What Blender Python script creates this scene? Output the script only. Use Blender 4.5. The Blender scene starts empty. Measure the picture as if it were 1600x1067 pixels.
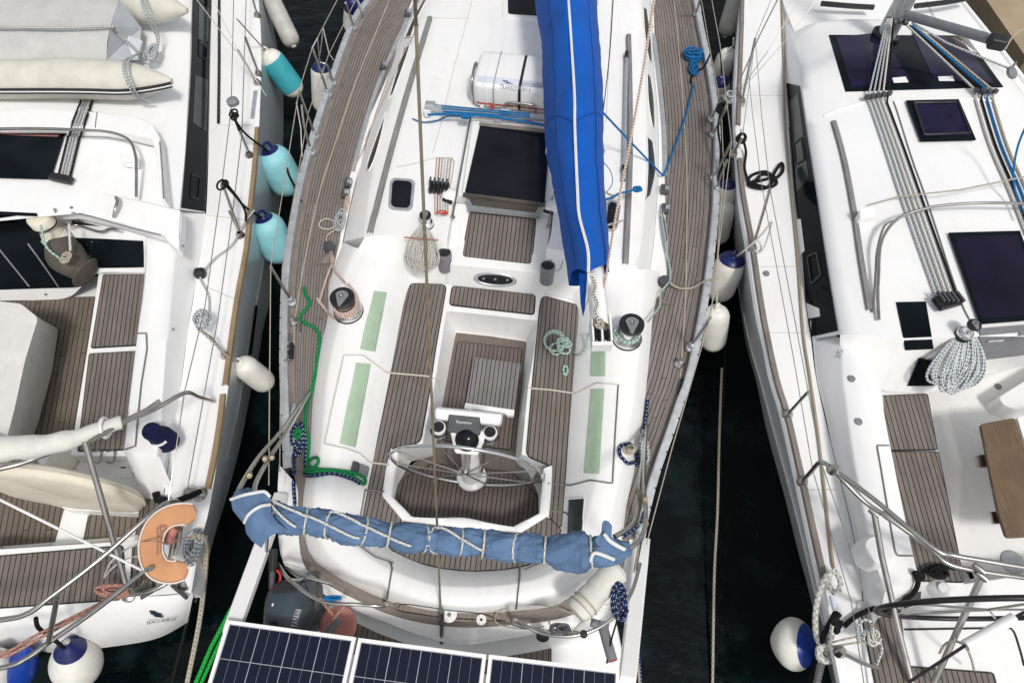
import bpy, bmesh, math, random
from mathutils import Vector, Matrix, noise
from mathutils.bvhtree import BVHTree
random.seed(7)
C = bpy.context.scene.collection
PI = math.pi
# ------------------------------------------------------------------ camera model (drone, 24 mm, 60 degrees down)
CAMZ, FPX, CX, CY = 6.4, 1067.0, 800.0, 533.5
c30, s30 = math.cos(math.radians(30)), math.sin(math.radians(30))
CAMP = Vector((0, 0, CAMZ))
def ray(px, py):
    x, y = (px-CX)/FPX, -(py-CY)/FPX
    return Vector((x, y*c30+s30, y*s30-c30))
def P(px, py, z):
    d = ray(px, py)
    return CAMP + d*((z-CAMZ)/d.z)
def mpx(px, py, z, n):            # n photo pixels at that depth, in metres
    d = ray(px, py)
    return n*((z-CAMZ)/d.z)/FPX
def nums(s):
    return [tuple(float(a) for a in w.split(',')) for w in s.split()]
def W(s, z=1.15):                 # traced outline -> points in the place
    return [P(t[0], t[1], t[2] if len(t) > 2 else z) for t in nums(s)]
# surfaces already built, so that small gear can be laid on them
SURF = {'v': [], 'f': [], 't': None}
def S(px, py, off=0.0, z=1.2):
    if SURF['t'] is None:
        SURF['t'] = BVHTree.FromPolygons(SURF['v'], SURF['f'])
    d = ray(px, py).normalized()
    h = SURF['t'].ray_cast(CAMP, d)
    if h[0] is None: return P(px, py, z)
    n = h[1] if h[1].dot(d) < 0 else -h[1]
    return h[0]+n*off
def cr(pts, n=6, closed=False):   # Catmull-Rom, works on tuples or Vectors
    p = [Vector(a) for a in pts]
    if len(p) < 3 and not closed:
        return [p[0].lerp(p[-1], i/n) for i in range(n+1)]
    out = []; m = len(p)
    for i in range(m if closed else m-1):
        if closed: a, b, c, d = p[i-1], p[i], p[(i+1) % m], p[(i+2) % m]
        else: a, b, c, d = p[max(i-1, 0)], p[i], p[i+1], p[min(i+2, m-1)]
        for k in range(n):
            t = k/n
            out.append(.5*((2*b)+(c-a)*t+(2*a-5*b+4*c-d)*t*t+(3*b-a-3*c+d)*t**3))
    if not closed: out.append(p[-1].copy())
    return out
def rs(pts, n):                   # resample to n points by length
    L = [0]
    for a, b in zip(pts, pts[1:]): L.append(L[-1]+(b-a).length)
    out = []; j = 0
    for i in range(n):
        s = L[-1]*i/(n-1)
        while j < len(L)-2 and L[j+1] < s: j += 1
        k = L[j+1]-L[j]
        out.append(pts[j].lerp(pts[j+1], 0 if k == 0 else min(1, (s-L[j])/k)))
    return out
def line(s, z=1.15, n=48): return rs(cr(W(s, z), 8), n)
def drape(s, off=.008, step=5, z=1.2, smooth=True):    # a line laid on what lies under it
    q = nums(s); p = cr([(a[0], a[1], 0) for a in q], 8) if smooth else [Vector((a[0], a[1], 0)) for a in q]
    L = sum((b-a).length for a, b in zip(p, p[1:]))
    p = rs(p, max(3, int(L/step)))
    return [S(a.x, a.y, off, z) for a in p]
def rnd(pts, r, seg=4):
    out = []; m = len(pts)
    for i in range(m):
        a, b, c = pts[i-1], pts[i], pts[(i+1) % m]
        u, w = a-b, c-b
        k = min(r, u.length*.45, w.length*.45)
        s, e = b+u.normalized()*k, b+w.normalized()*k
        for j in range(seg+1):
            t = j/seg
            out.append(s*(1-t)**2+b*2*t*(1-t)+e*t*t)
    return out
def grow(pts, d):                 # offset a flat outline outward
    m = len(pts); cen = sum(pts, Vector())/m; out = []
    area = sum(pts[i-1].x*pts[i].y-pts[i].x*pts[i-1].y for i in range(m))
    sg = 1 if area > 0 else -1
    for i in range(m):
        t = (pts[(i+1) % m]-pts[i-1]); t.z = 0
        nrm = Vector((t.y, -t.x, 0))*sg
        out.append(pts[i]+(nrm.normalized()*d if nrm.length > 1e-9 else Vector()))
    return out
AX = [Vector((.1, 1, 0)).normalized()]
def frame():
    f = AX[0]; return Vector((f.y, -f.x, 0)), f
class MB:
    def __init__(s): s.v = []; s.f = []; s.uv = []
    def add(s, v, f, uv=None):
        o = len(s.v); s.v += [Vector(a) for a in v]
        for i, q in enumerate(f):
            s.f.append([o+k for k in q]); s.uv.append(uv[i] if uv else [(0, 0)]*len(q))
        return s
    def loft(s, L, closed=False, flat=False):
        n, m = len(L[0]), len(L); v = [p for l in L for p in l]; U = []; 
        vv = [0]
        for a, b in zip(L[0], L[0][1:]): vv.append(vv[-1]+(b-a).length)
        r, f_ = frame()
        for j in range(m):
            for i in range(n):
                if flat: p = L[j][i]; U.append((p.dot(r), p.dot(f_)))
                else: U.append((sum((L[k+1][i]-L[k][i]).length for k in range(j)), vv[i]))
        f = []; uv = []
        for j in range(m if closed else m-1):
            for i in range(n-1):
                q = [j*n+i, j*n+i+1, ((j+1) % m)*n+i+1, ((j+1) % m)*n+i]
                f.append(q); uv.append([U[k] for k in q])
        return s.add(v, f, uv)
    def prism(s, pts, d=.02, bottom=None, taper=0):
        m = len(pts); r, f_ = frame()
        b = [Vector((p.x, p.y, bottom)) if bottom is not None else p-Vector((0, 0, d)) for p in (grow(pts, taper) if taper else pts)]
        v = list(pts)+b; U = [(p.dot(r), p.dot(f_)) for p in v]
        f = [list(range(m)), list(range(2*m-1, m-1, -1))]+[[i, (i+1) % m, m+(i+1) % m, m+i] for i in range(m)]
        return s.add(v, f, [[U[k] for k in q] for q in f])
    def tube(s, pts, r, n=8, closed=False):
        p = [Vector(a) for a in pts]
        q = [p[0]]
        for a in p[1:]:
            if (a-q[-1]).length > 1e-5: q.append(a)
        if len(q) != len(p) and not isinstance(r, (int, float)): r = r[:1]*len(q)
        p = q; m = len(p)
        if m < 2: return s
        R = [r]*m if isinstance(r, (int, float)) else r
        up = None; rings = []; L = 0; V = []
        for i in range(m):
            if closed: t = p[(i+1) % m]-p[i-1]
            else: t = p[min(i+1, m-1)]-p[max(i-1, 0)]
            if t.length < 1e-9: t = Vector((0, 0, 1))
            t.normalize()
            if up is None: up = t.orthogonal().normalized()
            up = up-t*up.dot(t)
            if up.length < 1e-6: up = t.orthogonal()
            up.normalize(); w = t.cross(up)
            if i: L += (p[i]-p[i-1]).length
            V.append(L)
            rings.append([p[i]+(up*math.cos(2*PI*k/n)+w*math.sin(2*PI*k/n))*R[i] for k in range(n)])
        v = [a for g in rings for a in g]; f = []; uv = []
        for i in range(m if closed else m-1):
            for k in range(n):
                j = (i+1) % m; vb = V[j] if j else L+.01
                f.append([i*n+k, i*n+(k+1) % n, j*n+(k+1) % n, j*n+k])
                uv.append([(k/n, V[i]), ((k+1)/n, V[i]), ((k+1)/n, vb), (k/n, vb)])
        if not closed:
            f.append(list(range(n))[::-1]); uv.append([(0, 0)]*n)
            f.append([(m-1)*n+k for k in range(n)]); uv.append([(0, L)]*n)
        return s.add(v, f, uv)
    def lathe(s, prof, o, axis=(0, 0, 1), n=20, sx=1.0):
        a = Vector(axis).normalized(); u = a.orthogonal().normalized()
        if abs(a.z) > .99: u = Vector((1, 0, 0))
        w = a.cross(u); m = len(prof); o = Vector(o)
        v = [o+a*h+(u*math.cos(2*PI*k/n)*sx+w*math.sin(2*PI*k/n))*r for r, h in prof for k in range(n)]
        f = [[i*n+k, i*n+(k+1) % n, (i+1)*n+(k+1) % n, (i+1)*n+k] for i in range(m-1) for k in range(n)]
        uv = [[(k/n, prof[i][1]), ((k+1)/n, prof[i][1]), ((k+1)/n, prof[i+1][1]), (k/n, prof[i+1][1])] for i in range(m-1) for k in range(n)]
        if prof[0][0] > 1e-4: f.append(list(range(n))[::-1]); uv.append([(0, 0)]*n)
        if prof[-1][0] > 1e-4: f.append([(m-1)*n+k for k in range(n)]); uv.append([(0, 0)]*n)
        return s.add(v, f, uv)
    def box(s, c, sx, sy, sz, yaw=0, M=None):
        v = [Vector((x*sx/2, y*sy/2, z*sz/2)) for x in (-1, 1) for y in (-1, 1) for z in (-1, 1)]
        R = M if M is not None else Matrix.Rotation(yaw, 3, 'Z')
        f = [[0, 1, 3, 2], [4, 6, 7, 5], [0, 4, 5, 1], [2, 3, 7, 6], [0, 2, 6, 4], [1, 5, 7, 3]]
        return s.add([Vector(c)+R @ a for a in v], f, [[(v[k].x, v[k].y) for k in q] for q in f])
    def disp(s, amp, sc, amp2=0, sc2=1, z=True):
        me = bpy.data.meshes.new('t'); me.from_pydata(s.v, [], s.f); me.update()
        N = [v.normal.copy() for v in me.vertices]; bpy.data.meshes.remove(me)
        s.v = [p+N[i]*(amp*noise.noise(p*sc)+amp2*noise.noise(p*sc2+Vector((5, 3, 1)))) for i, p in enumerate(s.v)]
        return s
    def build(s, name, mat, parent=None, smooth=True, bevel=0, solid=False, sharp=38, weld=True):
        off = Vector()
        q = parent
        while q is not None: off += q.location; q = q.parent
        if solid:
            o = len(SURF['v']); SURF['v'] += [v.copy() for v in s.v]; SURF['f'] += [[o+k for k in f] for f in s.f]; SURF['t'] = None
        me = bpy.data.meshes.new(name)
        me.from_pydata([v-off for v in s.v], [], s.f)
        ul = me.uv_layers.new(name='UVMap')
        flat = [c for u in s.uv for t in u for c in t]
        ul.data.foreach_set('uv', flat)
        me.materials.append(mat)
        bm = bmesh.new(); bm.from_mesh(me)
        if weld: bmesh.ops.remove_doubles(bm, verts=bm.verts, dist=1e-5)
        bmesh.ops.recalc_face_normals(bm, faces=bm.faces)
        bm.to_mesh(me); bm.free()
        if smooth:
            me.polygons.foreach_set('use_smooth', [True]*len(me.polygons))
            me.set_sharp_from_angle(angle=math.radians(sharp))
        me.update()
        o = bpy.data.objects.new(name, me); C.objects.link(o)
        if parent: o.parent = parent
        if bevel:
            b = o.modifiers.new('Bevel', 'BEVEL'); b.width = bevel; b.segments = 3; b.limit_method = 'ANGLE'
            b.angle_limit = math.radians(30); b.harden_normals = True; b.use_clamp_overlap = True
            me.polygons.foreach_set('use_smooth', [True]*len(me.polygons))
        return o
def tag(o, label, cat, group=None, kind=None):
    o['label'] = label; o['category'] = cat
    if group: o['group'] = group
    if kind: o['kind'] = kind
    return o
def thing(name, label, cat, loc, group=None):
    o = bpy.data.objects.new(name, None); C.objects.link(o); o.location = loc; o.empty_display_size = .1
    return tag(o, label, cat, group)
# ------------------------------------------------------------------ materials
def lin(c): return tuple((v/12.92 if v <= .04045 else ((v+.055)/1.055)**2.4) for v in [x/255 for x in c])
class NT:
    def __init__(s, name):
        s.m = bpy.data.materials.new(name); s.m.use_nodes = True; s.t = s.m.node_tree
        s.b = s.t.nodes['Principled BSDF']; s.n = s.t.nodes; s.l = s.t.links
    def node(s, typ, **k):
        n = s.n.new(typ)
        for a, v in k.items(): setattr(n, a, v)
        return n
    def val(s, i, v):
        if hasattr(v, 'is_output') or isinstance(v, bpy.types.NodeSocket): s.l.new(v, i)
        else: i.default_value = v
    def math(s, op, a, b=0.0, c=0.0):
        n = s.node('ShaderNodeMath', operation=op); s.val(n.inputs[0], a); s.val(n.inputs[1], b); s.val(n.inputs[2], c); return n.outputs[0]
    def mix(s, f, a, b):
        n = s.node('ShaderNodeMix', data_type='RGBA'); s.val(n.inputs[0], f)
        for i, v in ((6, a), (7, b)):
            s.val(n.inputs[i], v if isinstance(v, bpy.types.NodeSocket) else (*v[:3], 1))
        return n.outputs[2]
    def coord(s, k='Object'): return s.node('ShaderNodeTexCoord').outputs[k]
    def noise(s, vec, scale, detail=4, rough=.55):
        n = s.node('ShaderNodeTexNoise'); s.val(n.inputs['Vector'], vec); n.inputs['Scale'].default_value = scale
        n.inputs['Detail'].default_value = detail; n.inputs['Roughness'].default_value = rough; return n.outputs[0]
    def ramp(s, f, lo, hi):
        n = s.node('ShaderNodeMapRange'); s.val(n.inputs[0], f); n.inputs[1].default_value = lo; n.inputs[2].default_value = hi; return n.outputs[0]
    def bump(s, h, st=.2, d=.01):
        n = s.node('ShaderNodeBump'); n.inputs['Strength'].default_value = st; n.inputs['Distance'].default_value = d
        s.val(n.inputs['Height'], h); s.l.new(n.outputs[0], s.b.inputs['Normal'])
    def col(s, v): s.val(s.b.inputs['Base Color'], v if isinstance(v, bpy.types.NodeSocket) else (*v[:3], 1))
    def rough(s, v): s.val(s.b.inputs['Roughness'], v)
    def mapping(s, vec, sc):
        n = s.node('ShaderNodeMapping'); s.val(n.inputs[0], vec); n.inputs['Scale'].default_value = sc; return n.outputs[0]
def plain(name, c, rough=.5, metal=0, var=.12, sc=6, bump=0, bsc=200, spec=.5):
    t = NT(name); o = t.coord()
    f = t.noise(o, sc, 5, .6)
    t.col(t.mix(t.ramp(f, .3, .7), [x*(1-var) for x in c], [min(1, x*(1+var*.6)) for x in c]))
    t.rough(rough); t.b.inputs['Metallic'].default_value = metal; t.b.inputs['Specular IOR Level'].default_value = spec
    if bump: t.bump(t.noise(o, bsc, 3), bump, .004)
    return t.m
def gelcoat(name, c, stain=(.5, .46, .38), amt=.3, rough=.32, grip=.0):
    t = NT(name); o = t.coord()
    big = t.noise(o, 1.3, 6, .65); fine = t.noise(o, 14, 6, .7)
    streak = t.noise(t.mapping(o, (9, 1.2, 1.5)), 1.6, 5, .65)
    k = t.math('MULTIPLY', t.ramp(streak, .48, .78), t.ramp(fine, .35, .75))
    a = t.mix(t.ramp(big, .35, .7), [x*.965 for x in c], c)
    spk = t.ramp(t.noise(o, 75, 2, .5), .73, .79)
    a = t.mix(t.math('MULTIPLY', k, amt), a, stain)
    a = t.mix(t.math('MULTIPLY', spk, .3*amt), a, (.25, .22, .18))
    t.col(a); t.rough(t.math('ADD', t.math('MULTIPLY', fine, .18), rough-.08))
    if grip:
        t.bump(t.noise(o, 260, 2), grip, .003)
    return t.m
def teak(name, c, pitch=.039, gap=.1, butt=1.9, dark=.5):
    t = NT(name); uv = t.node('ShaderNodeUVMap').outputs[0]
    sp = t.node('ShaderNodeSeparateXYZ'); t.l.new(uv, sp.inputs[0])
    u = t.math('DIVIDE', sp.outputs[0], pitch); i = t.math('FLOOR', u); fr = t.math('FRACT', u)
    wn = t.node('ShaderNodeTexWhiteNoise', noise_dimensions='1D'); t.l.new(i, wn.inputs['W'])
    caulk = t.math('LESS_THAN', fr, gap)
    v = t.math('ADD', t.math('DIVIDE', sp.outputs[1], butt), wn.outputs[0])
    bf = t.math('LESS_THAN', t.math('FRACT', v), .006/butt)
    vi = t.math('FLOOR', v)
    w2 = t.node('ShaderNodeTexWhiteNoise', noise_dimensions='2D')
    cb = t.node('ShaderNodeCombineXYZ'); t.l.new(i, cb.inputs[0]); t.l.new(vi, cb.inputs[1]); t.l.new(cb.outputs[0], w2.inputs['Vector'])
    g = t.node('ShaderNodeCombineXYZ'); t.l.new(t.math('ADD', t.math('MULTIPLY', sp.outputs[0], 90), t.math('MULTIPLY', i, 7.3)), g.inputs[0]); t.l.new(t.math('MULTIPLY', sp.outputs[1], 5), g.inputs[1])
    grain = t.noise(g.outputs[0], 1, 5, .65)
    patch = t.noise(t.coord(), 2.6, 5, .6)
    a = t.mix(t.ramp(grain, .25, .75), [x*.72 for x in c], [min(1, x*1.25) for x in c])
    a = t.mix(t.math('MULTIPLY', w2.outputs[0], .4), a, [c[0]*.62, c[1]*.6, c[2]*.6])
    a = t.mix(t.math('MULTIPLY', t.ramp(patch, .45, .75), dark), a, [c[0]*.62, c[1]*.58, c[2]*.52])
    m = t.math('MAXIMUM', caulk, bf)
    a = t.mix(m, a, (.012, .012, .013)); t.col(a); t.rough(.72); t.b.inputs['Specular IOR Level'].default_value = .25
    t.bump(t.math('SUBTRACT', t.math('MULTIPLY', grain, .3), m), .35, .003)
    return t.m
def grainwood(name, c, rough=.7):
    t = NT(name); uv = t.node('ShaderNodeUVMap').outputs[0]
    g = t.noise(t.mapping(uv, (60, 4, 1)), 1, 5, .65); p = t.noise(t.coord(), 5, 4)
    a = t.mix(t.ramp(g, .3, .7), [x*.65 for x in c], [x*1.2 for x in c]); a = t.mix(t.math('MULTIPLY', t.ramp(p, .45, .7), .5), a, [x*.6 for x in c])
    t.col(a); t.rough(rough); t.bump(g, .2, .003); return t.m
def ropemat(name, c, fleck=None, freq=22, thr=.35, cross=True):
    t = NT(name); uv = t.node('ShaderNodeUVMap').outputs[0]
    sp = t.node('ShaderNodeSeparateXYZ'); t.l.new(uv, sp.inputs[0])
    a = t.math('SINE', t.math('MULTIPLY', t.math('ADD', t.math('MULTIPLY', sp.outputs[0], 2), t.math('MULTIPLY', sp.outputs[1], freq)), 2*PI))
    b = t.math('SINE', t.math('MULTIPLY', t.math('SUBTRACT', t.math('MULTIPLY', sp.outputs[0], 2), t.math('MULTIPLY', sp.outputs[1], freq)), 2*PI))
    h = t.math('MAXIMUM', a, b)
    base = t.mix(t.ramp(h, -.6, .9), [x*.5 for x in c], c)
    if fleck:
        base = t.mix(t.math('GREATER_THAN', (t.math('MULTIPLY', a, b) if cross else a), thr), base, fleck)
    base = t.mix(t.math('MULTIPLY', t.ramp(t.noise(t.coord(), 9), .4, .8), .35), base, [x*.55 for x in c])
    t.col(base); t.rough(.85); t.b.inputs['Specular IOR Level'].default_value = .2; t.bump(h, .5, .003); return t.m
def canvas(name, c, var=.2, sc=5):
    t = NT(name); o = t.coord(); f = t.noise(o, sc, 6, .65); w = t.noise(o, 300, 2)
    t.col(t.mix(t.ramp(f, .3, .75), [x*(1-var) for x in c], [min(1, x*(1+var*.5)) for x in c])); t.rough(.85)
    t.b.inputs['Specular IOR Level'].default_value = .2; t.b.inputs['Sheen Weight'].default_value = .04
    h = t.math('ADD', t.noise(o, 22, 4, .6), t.math('MULTIPLY', w, .15)); t.bump(h, .35, .012); return t.m
def glass(name, c, rough=.08, var=.4, spec=.22, ior=1.5):
    t = NT(name); o = t.coord(); f = t.noise(o, 2.2, 3)
    dust = t.ramp(t.noise(o, 6, 5, .6), .45, .8)
    a = t.mix(t.ramp(f, .3, .7), [x*(1-var) for x in c], [x*(1+var) for x in c])
    t.col(a); t.rough(t.math('ADD', t.math('MULTIPLY', dust, .06), rough)); t.b.inputs['Specular IOR Level'].default_value = spec; t.b.inputs['IOR'].default_value = ior
    return t.m
M = {}
M['white'] = gelcoat('white_gelcoat', (.845, .842, .83), amt=.42)
M['deckw'] = gelcoat('white_nonskid', (.81, .81, .805), amt=.4, rough=.5, grip=.25)
M['hullg'] = gelcoat('hull_topside', (.66, .70, .72), amt=.3, rough=.2)
M['roofw'] = gelcoat('coachroof_white', (.835, .832, .825), amt=.46, rough=.5, grip=.2)
M['boatw'] = gelcoat('neighbour_white', (.845, .845, .842), amt=.24)
M['teak'] = teak('weathered_teak', (.198, .172, .155), butt=400, gap=.17)
M['teakl'] = teak('pale_teak_board', (.235, .222, .222), butt=400, gap=.17)
M['teaks'] = teak('cockpit_sole_teak', (.160, .132, .118), butt=400, gap=.17)
M['teakdeck'] = teak('weathered_teak_deck', (.228, .199, .185), pitch=.040, gap=.17)
M['teakw'] = teak('teak_warm', (.195, .165, .135), pitch=.046, gap=.14)
M['wood'] = grainwood('worn_teak_trim', (.24, .205, .18))
M['solewood'] = grainwood('cockpit_sole_wood', (.155, .128, .110))
M['rail'] = grainwood('rubbing_strake_wood', (.30, .215, .125))
M['greywood'] = grainwood('silvered_wood', (.24, .235, .235))
M['tablewood'] = grainwood('varnished_table', (.145, .095, .052), .5)
M['alu'] = plain('dull_aluminium', (.50, .53, .55), .45, .55, .2, 12)
M['steel'] = plain('stainless_steel', (.50, .485, .45), .28, 1, .2, 10)
M['chrome'] = plain('polished_chrome', (.78, .78, .77), .12, 1, .08, 10)
M['wire'] = plain('tarnished_wire', (.30, .25, .17), .5, .5, .25, 20)
M['dglass'] = glass('smoked_acrylic', (.010, .011, .016))
M['pglass'] = glass('violet_acrylic', (.014, .011, .038), spec=.12)
M['vdglass'] = glass('dark_violet_acrylic', (.008, .006, .018))
M['smoke'] = glass('smoky_drop_board', (.085, .075, .062), .2)
M['webbing'] = canvas('beige_webbing', (.36, .30, .21), .15)
M['bglass'] = glass('black_window', (.007, .010, .013), spec=.4, ior=1.12)
M['portglass'] = glass('portlight_glass', (.030, .040, .042), .12, spec=.15)
M['navycanvas'] = canvas('navy_canvas', (.006, .008, .045))
M['sail'] = canvas('blue_sail_cover', (.002, .098, .47), .2, 3)
M['sailseam'] = canvas('blue_cover_seam', (.002, .06, .30), .2, 6)
M['bim'] = canvas('faded_blue_canvas', (.115, .195, .33), .3, 7)
M['piping'] = canvas('white_piping', (.72, .72, .70), .1)
M['wcanvas'] = canvas('off_white_canvas', (.67, .66, .61), .14)
M['ccanvas'] = canvas('cream_canvas', (.74, .69, .57), .12)
M['gcanvas'] = canvas('grey_canvas', (.50, .50, .48), .14)
M['tubefab'] = canvas('dinghy_fabric', (.62, .60, .53), .16)
M['olive'] = canvas('olive_canvas', (.10, .088, .072), .25)
M['orange'] = canvas('orange_vinyl', (.57, .29, .15), .14)
M['green'] = plain('pale_green_pad', (.40, .53, .38), .8, 0, .12, 8, .3, 350)
M['black'] = plain('black_plastic', (.012, .012, .014), .45, 0, .3, 20)
M['rubber'] = plain('dark_rubber', (.02, .02, .022), .7, 0, .3, 20)
M['caulk'] = plain('black_caulk', (.012, .012, .012), .7)
M['dgrey'] = plain('dark_grey_plastic', (.065, .068, .075), .5, 0, .2, 15)
M['mgrey'] = plain('mid_grey_plastic', (.20, .205, .22), .5, 0, .15, 15)
M['cowl'] = plain('outboard_paint', (.045, .062, .078), .35, 0, .25, 8)
M['pvc'] = plain('fender_white', (.76, .74, .68), .45, 0, .12, 9)
M['pvcg'] = plain('fender_grey', (.50, .49, .45), .55, 0, .2, 9)
M['navy'] = plain('fender_navy', (.008, .014, .10), .4, 0, .3, 9)
M['blue'] = plain('fender_blue', (.006, .045, .30), .35, 0, .3, 9)
M['teal'] = plain('teal_sleeve', (.05, .40, .46), .7, 0, .15, 9, .3, 200)
M['lteal'] = plain('pale_teal', (.28, .62, .67), .55, 0, .12, 9, .2, 200)
M['red'] = plain('red_tape', (.55, .03, .02), .6)
M['pink'] = plain('faded_red', (.55, .22, .19), .7)
M['txt'] = plain('dark_print', (.02, .025, .05), .6)
M['txtg'] = plain('grey_print', (.20, .21, .24), .6)
M['wtxt'] = plain('white_print', (.75, .75, .75), .6)
M['beige'] = plain('beige_moulding', (.55, .53, .47), .5)
M['seam'] = plain('grey_seam', (.17, .165, .155), .7)
M['tan'] = plain('quay_concrete', (.36, .28, .18), .9, 0, .2, 1.5, .3, 60)
M['plabel'] = plain('pale_label', (.62, .66, .74), .6)
M['dwedge'] = canvas('pale_grey_cloth', (.54, .57, .60), .12)
M['raftprint'] = plain('raft_print', (.27, .29, .34), .6)
M['r_white'] = ropemat('rope_white', (.68, .67, .62))
M['r_beige'] = ropemat('rope_beige', (.50, .45, .36))
M['r_fleck'] = ropemat('rope_white_black_fleck', (.66, .64, .58), (.05, .05, .055), 24, .3)
M['r_grey'] = ropemat('rope_white_teal_fleck', (.60, .63, .63), (.10, .14, .16), 18, .3)
M['r_red'] = ropemat('rope_white_red_fleck', (.66, .60, .52), (.40, .08, .05), 24, .35)
M['r_green'] = ropemat('rope_green', (.012, .24, .075))
M['r_bgreen'] = ropemat('rope_bright_green', (.02, .42, .06))
M['r_navy'] = ropemat('rope_navy_fleck', (.010, .028, .10), (.6, .62, .65), 14, .75)
M['r_teal'] = ropemat('rope_pale_teal', (.50, .60, .54), (.10, .27, .20), 14, .3)
M['r_blue'] = ropemat('rope_blue', (.015, .17, .42))
M['r_black'] = ropemat('rope_black', (.012, .012, .013))
M['r_pink'] = ropemat('rope_faded_red', (.45, .24, .19))
def railmat():
    t = NT('perforated_toe_rail'); uv = t.node('ShaderNodeUVMap').outputs[0]
    sp = t.node('ShaderNodeSeparateXYZ'); t.l.new(uv, sp.inputs[0])
    v = t.math('SUBTRACT', t.math('FRACT', t.math('DIVIDE', sp.outputs[1], .16)), .5)
    hole = t.math('LESS_THAN', t.math('ABSOLUTE', v), .05)
    u = t.math('LESS_THAN', t.math('ABSOLUTE', t.math('SUBTRACT', sp.outputs[0], .06)), .008)
    f = t.noise(t.coord(), 14, 5)
    a = t.mix(t.ramp(f, .3, .7), (.42, .44, .46), (.60, .62, .63)); a = t.mix(t.math('MULTIPLY', hole, u), a, (.06, .06, .06))
    t.col(a); t.rough(.45); t.b.inputs['Metallic'].default_value = .35; return t.m
M['toerail'] = railmat()
def solarmat():
    t = NT('solar_cells'); uv = t.node('ShaderNodeUVMap').outputs[0]
    sp = t.node('ShaderNodeSeparateXYZ'); t.l.new(uv, sp.inputs[0])
    def ln(x, per, w, o=0.0):
        f = t.math('FRACT', t.math('ADD', t.math('DIVIDE', x, per), o)); return t.math('LESS_THAN', t.math('ABSOLUTE', t.math('SUBTRACT', f, .5)), w/per/2)
    g = t.math('MAXIMUM', ln(sp.outputs[0], .159, .0038, .5), ln(sp.outputs[1], .159, .003, .5))
    b = t.math('MULTIPLY', ln(sp.outputs[0], .053, .0022, .5), .42)
    a = t.mix(t.math('MAXIMUM', b, g), (.005, .008, .022), (.36, .38, .41))
    t.col(a); t.rough(.12); t.b.inputs['Specular IOR Level'].default_value = .35; return t.m
M['solar'] = solarmat()
def watermat():
    t = NT('harbour_water'); o = t.coord()
    cl = t.ramp(t.noise(o, 2.1, 6, .6), .5, .8)
    t.col(t.mix(cl, (.0010, .0028, .0034), (.008, .021, .023))); t.rough(.10); t.b.inputs['Specular IOR Level'].default_value = .2
    n = t.math('ADD', t.noise(t.mapping(o, (1, 1.6, 1)), 3.2, 4, .55), t.math('MULTIPLY', t.noise(o, 14, 3), .18)); t.bump(n, .5, .035); return t.m
M['water'] = watermat()
# ------------------------------------------------------------------ small builders
def text(s, o, xd, yd, h, mat, parent, name='lettering', shear=0, spacing=1):
    cu = bpy.data.curves.new('t', 'FONT'); cu.body = s; cu.size = 1; cu.shear = shear; cu.space_character = spacing
    ob = bpy.data.objects.new('t', cu); C.objects.link(ob)
    bpy.context.view_layer.update()
    me = bpy.data.meshes.new_from_object(ob.evaluated_get(bpy.context.evaluated_depsgraph_get()))
    xs = max([v.co.x for v in me.vertices]+[.1])
    xd, yd = Vector(xd), Vector(yd).normalized(); k = xd.length/xs; xd = xd.normalized()
    mb = MB(); mb.add([Vector(o)+xd*v.co.x*k+yd*v.co.y*h/.72 for v in me.vertices], [list(p.vertices) for p in me.polygons])
    bpy.data.objects.remove(ob); bpy.data.curves.remove(cu); bpy.data.meshes.remove(me)
    return mb.build(name, mat, parent, smooth=False)
def pad(name, s, z, root, r=.03, mat='teak', thick=.012, border=.009, lift=None):
    pts = [S(t[0], t[1], lift) for t in nums(s)] if lift is not None else W(s, z)
    pts = rnd(pts, r)
    o = MB().prism(pts, thick).build(name, M[mat], root, smooth=False, solid=True)
    if border: MB().prism([p-Vector((0, 0, .004)) for p in grow(pts, border)], thick).build('caulk_border', M['caulk'], o, smooth=False)
    return o
def rope(name, pts, r, mat, label, cat='rope', group=None, n=7, closed=False):
    o = MB().tube(pts, r, n, closed).build(name, M[mat], None)
    me = o.data; c = Vector(pts[0]); me.transform(Matrix.Translation(-c)); o.location = c
    return tag(o, label, cat, group)
def part_tube(name, pts, r, mat, root, n=10): return MB().tube(pts, r, n).build(name, M[mat], root)
def winch(root, px, py, z, r, h, rope_mat=None, tilt=(0, 0)):
    b = P(px, py, z) if z is not None else S(px, py, 0)
    ax = Vector((tilt[0], tilt[1], 1)).normalized()
    w = MB().lathe([(r*1.25, -.02), (r*1.25, .012), (r*1.18, .02), (r*1.05, .022)], b, ax, 32).build('winch', M['black'], root, bevel=0)
    MB().lathe([(r*1.2, .015), (r*1.2, .03), (r*1.1, .05), (r*.80, h*.40), (r*.72, h*.6), (r*.74, h*.72), (r*.95, h*.83)], b, ax, 32).build('drum', M['chrome'], w)
    MB().lathe([(r*.95, h*.83), (r*1.0, h*.86), (r*1.0, h*.97), (r*.93, h*1.0), (r*.66, h), (r*.64, h*.985), (.001, h*.985)], b, ax, 32).build('self_tailer', M['black'], w)
    f = frame()[1]; s = frame()[0]; t = b+ax*(h+.001)
    arm = [t+s*(math.cos(a)*r*.58)+f*(math.sin(a)*r*.58) for a in [math.radians(20+k*14) for k in range(11)]]+[t-f*r*.92-s*.01, t-f*r*.92+s*.01]
    MB().prism([p+Vector((0, 0, .008)) for p in arm], .018).build('winch_top', M['mgrey'], w, bevel=.003)
    MB().lathe([(r*.20, .0), (r*.20, .012), (r*.11, .012), (r*.10, .002), (.001, .002)], t+Vector((0, 0, .007)), ax, 16).build('socket', M['steel'], w)
    return w, b, ax
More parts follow.
